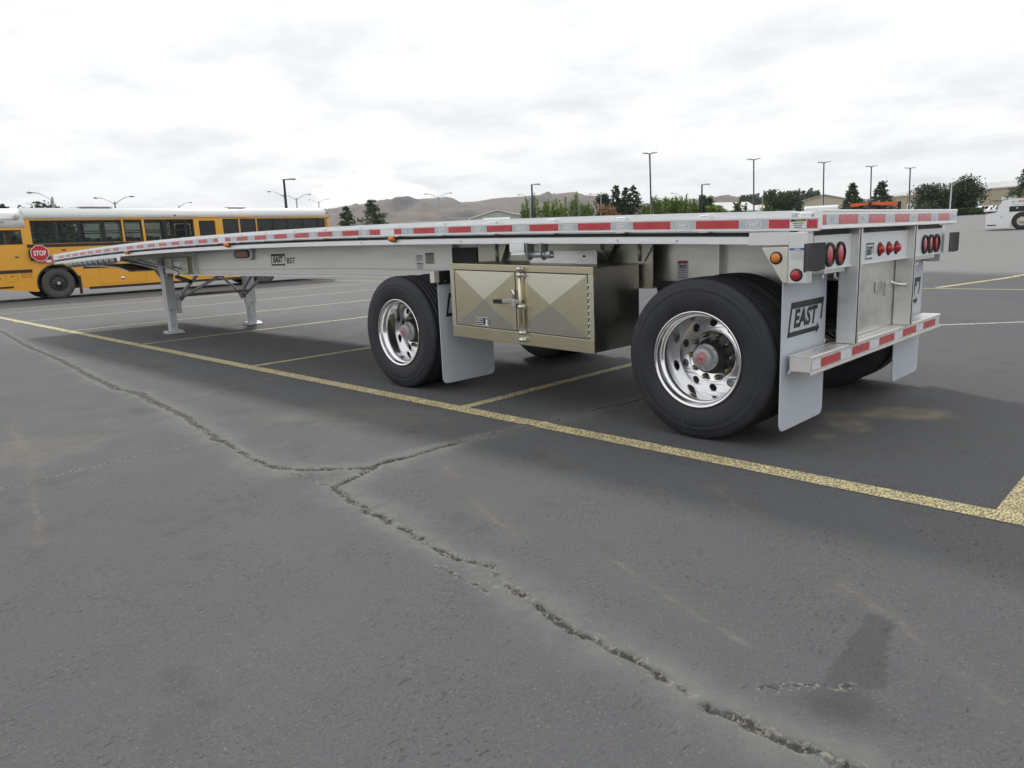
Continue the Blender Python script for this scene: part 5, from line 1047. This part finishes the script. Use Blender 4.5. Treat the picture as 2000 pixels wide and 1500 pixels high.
# ------------------------------------------------------------------ other vehicles
CARW = mat('white_car_paint', (.78, .79, .80), .25, 0, .02, 1, coat=.5); VTY = mat('small_tyre', (.03, .03, .032), .7)
def vehicle(name, x, y, rz, L_, W_, H_, label, cat, paint_=CARW, kind='van', group=None):
    z0 = float(gh(x, y)); t = thing(name, (x, y, z0), label, cat, group); c, s = math.cos(rz), math.sin(rz)
    def tf(b):
        b.v = [(x+u*c-v*s, y+u*s+v*c, z0+z) for u, v, z in b.v]; return b
    if kind == 'van': prof = [(-L_/2, .45), (-L_/2, H_*.93), (-L_/2+.25, H_*.985), (0, H_), (L_*.22, H_*.985), (L_*.30, H_*.93), (L_*.40, H_*.60), (L_*.49, H_*.50), (L_/2, .45)]
    else: prof = [(-L_/2, .35), (-L_/2, H_*.62), (-L_*.40, H_*.66), (-L_*.30, H_*.97), (-.1*L_, H_), (L_*.10, H_*.98), (L_*.24, H_*.66), (L_*.46, H_*.56), (L_/2, H_*.42), (L_/2, .35)]
    b = MB(); b.prism(prof, 1, -W_/2, W_/2); bd_ = tf(b).build('body', paint_, t, .24 if kind == 'van' else .09, 4)
    wz0, wz1 = H_*.60, H_*.90
    segs = ((-.42, -.16), (-.14, .12), (.14, .30)) if kind == 'van' else ((-.28, -.06), (-.04, .14))
    for sg in (-1, 1):
        for a, e_ in segs:
            b = MB(); b.prism([(a*L_, wz0), (a*L_+.04, wz1), (e_*L_-(.10 if e_ > .13 else .03), wz1), (e_*L_, wz0)], 1, sg*(W_/2+.002), sg*(W_/2+.012)); tf(b).build('side_window', DGLASS, t)
    for a in (-.31, .31):
        for sg in (-1, 1):
            b = MB().lathe([(0, -.01), (.18, -.01), (.2, .0), (.30, -.015), (.33, .03), (.33, .2), (.2, .22)], (a*L_, sg*(W_/2+.01), .33), 1, 20, -sg); tf(b).build('wheel', VTY, t)
    for sg in (-1, 1): tf(MB().box(-L_/2-.01, -L_/2+.05, sg*W_*.44-.06, sg*W_*.44+.06, .8, 1.05)).build('tail_light', REDL, t)
    return t
vehicle('white_van', 17.8, -44.3, R(-69), 5.0, 1.9, 2.1, 'white van roof showing over the tail of the trailer deck', 'van')
vehicle('white_van', 41.5, -38.2, R(-40), 5.6, 2.0, 2.72, 'white high-roofed van showing above the middle of the deck', 'van')
vehicle('white_camper', 43.2, -35.9, R(10), 6.5, 2.3, 2.65, 'white camper roof with small vents above the deck', 'camper')
vehicle('white_van', 27.6, -47.8, R(-60), 5.0, 1.8, 1.98, 'low white van roof just above the deck near the tail', 'van')
vehicle('parked_car', 33.2, -156.5, R(60), 4.4, 1.8, 1.5, 'pale car parked beyond the low shrubs', 'car')
vehicle('parked_car', 30.4, -155.5, R(62), 4.4, 1.8, 1.5, 'white car parked behind the boulder', 'car')
vehicle('parked_car', 27.4, -154.4, R(60), 4.4, 1.8, 1.6, 'blue grey car parked nearest the dark edge conifer', 'car', mat('blue_grey_paint', (.18, .22, .28), .3))
# orange boom on a black frame
def boom():
    x0, y0, x1, y1 = 12.95, -35.6, 10.75, -36.3; t = thing('boom_trailer', ((x0+x1)/2, (y0+y1)/2, 0), 'orange folded boom arms on a black wheeled frame', 'equipment'); OR = mat('orange_paint', (.75, .12, .02), .4)
    d = Vector((x1-x0, y1-y0, 0)).normalized(); n_ = Vector((-d.y, d.x, 0))
    def P3(u, v, z): q = Vector((x0, y0, z))+d*u+n_*v; return (q.x, q.y, q.z)
    Lb = (Vector((x1, y1, 0))-Vector((x0, y0, 0))).length
    def bx(u0, u1, v0, v1, za, zb, zc, zd, nm, m, par=t):
        v = [P3(u0, v0, za), P3(u0, v0, zb), P3(u0, v1, za), P3(u0, v1, zb), P3(u1, v0, zc), P3(u1, v0, zd), P3(u1, v1, zc), P3(u1, v1, zd)]; return MB().add(v, [(0, 1, 3, 2), (4, 6, 7, 5), (0, 4, 5, 1), (2, 3, 7, 6), (0, 2, 6, 4), (1, 5, 7, 3)]).build(nm, m, par)
    bx(-.6, Lb+.5, -.5, .5, .95, 1.12, .95, 1.12, 'frame', BLACK)
    bx(.05, Lb*.42, -.12, .12, 2.26, 2.44, 2.36, 2.44, 'boom_arm', OR); bx(Lb*.43, Lb-.1, -.12, .12, 2.33, 2.46, 2.24, 2.42, 'boom_arm', OR)
    for u, z in ((0, 2.44), (Lb*.43, 2.48), (Lb, 2.42)): bx(u-.08, u+.08, -.16, .16, 1.12, z, 1.12, z, 'post', BLACK)
    bx(.1, .7, -.3, .3, 1.125, 2.1, 1.125, 2.1, 'engine_box', CARW); bx(Lb*.2, Lb*.4, -.15, .15, 2.1, 2.2, 2.1, 2.2, 'ram', BLACK)
    for u in (.4, Lb-.5):
        for sg in (-1, 1):
            c = P3(u, sg*.55, .36+float(gh(0, -36))); b = MB(); q = Vector(c); b.cyl(q, q+n_*sg*.2, .36, n=20); b.build('wheel', VTY, t)
boom()
# low white truck at the right
xw, yw = 9.85, -49.8; zw = float(gh(xw, yw)); ct = thing('white_truck', (xw, yw, zw), 'low white truck with red lettering and dark side bay over its wheel', 'truck')
cw, sw = math.cos(R(-171)), math.sin(R(-171))
def tf(b): b.v = [(xw+u*cw+v*sw, yw+u*sw-v*cw, zw+z) for u, v, z in b.v]; return b
b = MB(); b.prism([(0, .17), (-.03, .95), (.10, 1.04), (.52, 1.10), (.62, 1.52), (.82, 1.80), (1.2, 1.87), (6.0, 2.0), (6.0, .3), (2.45, .3), (2.42, .55), (2.28, .85), (2.05, 1.03), (1.85, 1.09), (1.62, 1.03), (1.40, .85), (1.28, .55), (1.25, .17)], 1, 0, -2.3); tf(b).build('body', CARW, ct, .05, 3)
tf(MB().box(1.16, 2.42, .003, .02, 1.10, 1.42)).build('side_bay', BLACK, ct)
b = MB()
for u in (1.55, 2.0): b.lathe([(0, .03), (.045, .02), (.05, 0)], (u, .02, 1.30), 1, 10)
tf(b).build('bay_fitting', ZINC, ct)
tf(MB().box(-.15, .50, -.3, .04, 1.15, 1.27)).build('mirror', CARW, ct, .04, 2); tf(MB().box(-.10, .45, -.2, .03, 1.115, 1.148)).build('mirror_arm', BLACK, ct)
tf(MB().box(.08, .55, .003, .03, .30, .36)).build('step', BLACK, ct); tf(MB().lathe([(0, .02), (.05, .012), (.06, 0)], (.80, 0, .80), 1, 10)).build('fuel_flap', mat('vent_grey', (.5, .5, .5)), ct)
b = MB().lathe([(0, .02), (.05, .04), (.10, .02), (.26, .0), (.28, .025), (.32, .03), (.45, .035), (.53, -.01), (.53, -.28)], (1.85, -.05, .53), 1, 32); wv = tf(b).build('wheel', VTY, ct)
b = MB().lathe([(0, .055), (.08, .05), (.10, .035), (.24, .025), (.27, .035)], (1.85, -.05, .53), 1, 24); tf(b).build('rim', mat('dull_rim', (.50, .47, .38), .4, .5), wv)
b = MB()
for txt, uc, hgt, wd in (('G', 2.12, .20, .20), ('O', 2.38, .20, .20)):
    v, f, w_ = text2d(txt, .05); k = wd/w_/hgt; b.add([(uc+a_*hgt*k, .006, 1.70+c_*hgt) for a_, c_ in v], f)
for k in range(4): b.add([(1.58+.10*k, .006, 1.63), (1.64+.10*k, .006, 1.63), (1.66+.10*k, .006, 1.77), (1.60+.10*k, .006, 1.77)], [(0, 1, 2, 3)])
tf(b).build('side_lettering', mat('faded_red_print', (.62, .12, .13), .5), ct)
b = MB(); b.add([(1.24, .006, 1.76), (1.33, .006, 1.70), (1.50, .006, 1.72), (1.38, .006, 1.66), (1.34, .006, 1.58), (1.28, .006, 1.66)], [(0, 1, 2, 3, 4, 5)]); tf(b).build('side_emblem', mat('emblem_blue', (.3, .42, .6), .5), ct)
tf(MB().box(1.3, 3.4, .003, .010, 1.50, 1.525)).build('side_stripe', mat('vent_grey', (.5, .5, .5)), ct)
# ------------------------------------------------------------------ hills
hp = [(-5, 2.2), (-20, 2.3), (-29.03, 2.57), (-32.16, 2.84), (-33.48, 3.06), (-35.37, 3.22), (-36.7, 3.25), (-38.04, 3.39), (-39.58, 3.41), (-40.75, 3.48), (-41.32, 3.35), (-41.88, 3.02), (-43.05, 3.05), (-44.23, 3.23), (-45.2, 3.27), (-46.18, 3.3), (-48.9, 3.33), (-50.07, 3.39), (-50.65, 3.4), (-51.6, 3.02), (-52.17, 2.77), (-53.51, 2.48), (-57.29, 2.25), (-60.24, 2.21), (-61.69, 2.17), (-62.59, 1.98), (-66.26, 1.7), (-75, 1.4), (-90, 1.2)]
ha = np.array([p[0] for p in hp][::-1]); he = np.array([p[1] for p in hp][::-1])
az = np.linspace(-85, -8, 420); dd = np.linspace(1500, 4200, 90)
A, D = np.meshgrid(az, dd, indexing='ij'); HX = -1.6+D*np.cos(np.radians(A)); HY = 4+D*np.sin(np.radians(A))
ridge = 1.3+3000*np.tan(np.radians(np.interp(A, ha, he))); u = np.clip((D-1500)/1500, 0, 1)
gul = fbm(HX/210, HY/210, 5); rid = 1-np.abs(2*fbm(HX/330+9, HY/330, 4)-.95)*1.6
HZ_ = ridge*(u**1.25)*(1-np.clip((D-3000)/1200, 0, 1)**2*.6); HZ_ = HZ_+(rid-.55)*120*np.sin(np.pi*np.clip(u, 0, 1))*.8+(gul-.47)*150*u*(1-u)*2 + (fbm(HX/60, HY/60, 3)-.47)*6*u
me_ = bpy.data.meshes.new('hills'); V = np.stack([HX, HY, HZ_-1.0+3], -1).reshape(-1, 3); na, nd = A.shape; ii = (np.arange(na-1)[:, None]*nd+np.arange(nd-1)).ravel(); F_ = np.stack([ii, ii+1, ii+nd+1, ii+nd], 1)
me_ = leaf_mesh('hills', V, F_); me_.polygons.foreach_set('use_smooth', np.ones(len(F_), bool))
def hillmat():
    m = mat('dry_hill_grass', (.150, .118, .095), .95, 0, .34, .006); n = m.node_tree.nodes; l = m.node_tree.links; b = n['Principled BSDF']
    t = n.new('ShaderNodeTexNoise'); t.inputs['Scale'].default_value = .004; t.inputs['Detail'].default_value = 6; t.inputs['Distortion'].default_value = 1; g_ = n.new('ShaderNodeNewGeometry'); l.new(g_.outputs['Position'], t.inputs['Vector'])
    r_ = n.new('ShaderNodeMapRange'); r_.inputs[1].default_value = .52; r_.inputs[2].default_value = .62; l.new(t.outputs[0], r_.inputs[0]); mx_ = n.new('ShaderNodeMix'); mx_.data_type = 'RGBA'; old = b.inputs['Base Color'].links[0].from_socket
    l.new(r_.outputs[0], mx_.inputs[0]); l.new(old, mx_.inputs[6]); mx_.inputs[7].default_value = (.07, .078, .088, 1); l.new(mx_.outputs[2], b.inputs['Base Color']); t2 = n.new('ShaderNodeTexNoise'); t2.inputs['Scale'].default_value = .022; t2.inputs['Detail'].default_value = 5; t2.inputs['Roughness'].default_value = .7; l.new(g_.outputs['Position'], t2.inputs['Vector']); r2 = n.new('ShaderNodeMapRange'); r2.inputs[1].default_value = .5; r2.inputs[2].default_value = .68; r2.inputs[4].default_value = .7; l.new(t2.outputs[0], r2.inputs[0]); m2 = n.new('ShaderNodeMix'); m2.data_type = 'RGBA'; l.new(r2.outputs[0], m2.inputs[0]); l.new(mx_.outputs[2], m2.inputs[6]); m2.inputs[7].default_value = (.075, .066, .053, 1); l.new(m2.outputs[2], b.inputs['Base Color']); b.inputs['Specular IOR Level'].default_value = .1; return m  # blue-grey patches put hill shade into the colour; brown specks are scrub
o = link('hills', me_, hillmat()); tag(o, 'dry brown hills along the horizon', kind='structure')
# ------------------------------------------------------------------ haze
b = MB(); b.box(-6100, 6100, -6100, 6100, -1.2, 330); me_ = b.mesh('haze'); hz = bpy.data.materials.new('haze_air'); hz.use_nodes = True; n = hz.node_tree.nodes; n.remove(n['Principled BSDF'])
vo = n.new('ShaderNodeVolumePrincipled'); vo.inputs['Color'].default_value = (.93, .96, 1, 1); vo.inputs['Density'].default_value = .00010; hz.node_tree.links.new(vo.outputs[0], n['Material Output'].inputs['Volume'])
tag(link('haze', me_, hz), 'thin pale haze over the whole valley', kind='stuff')
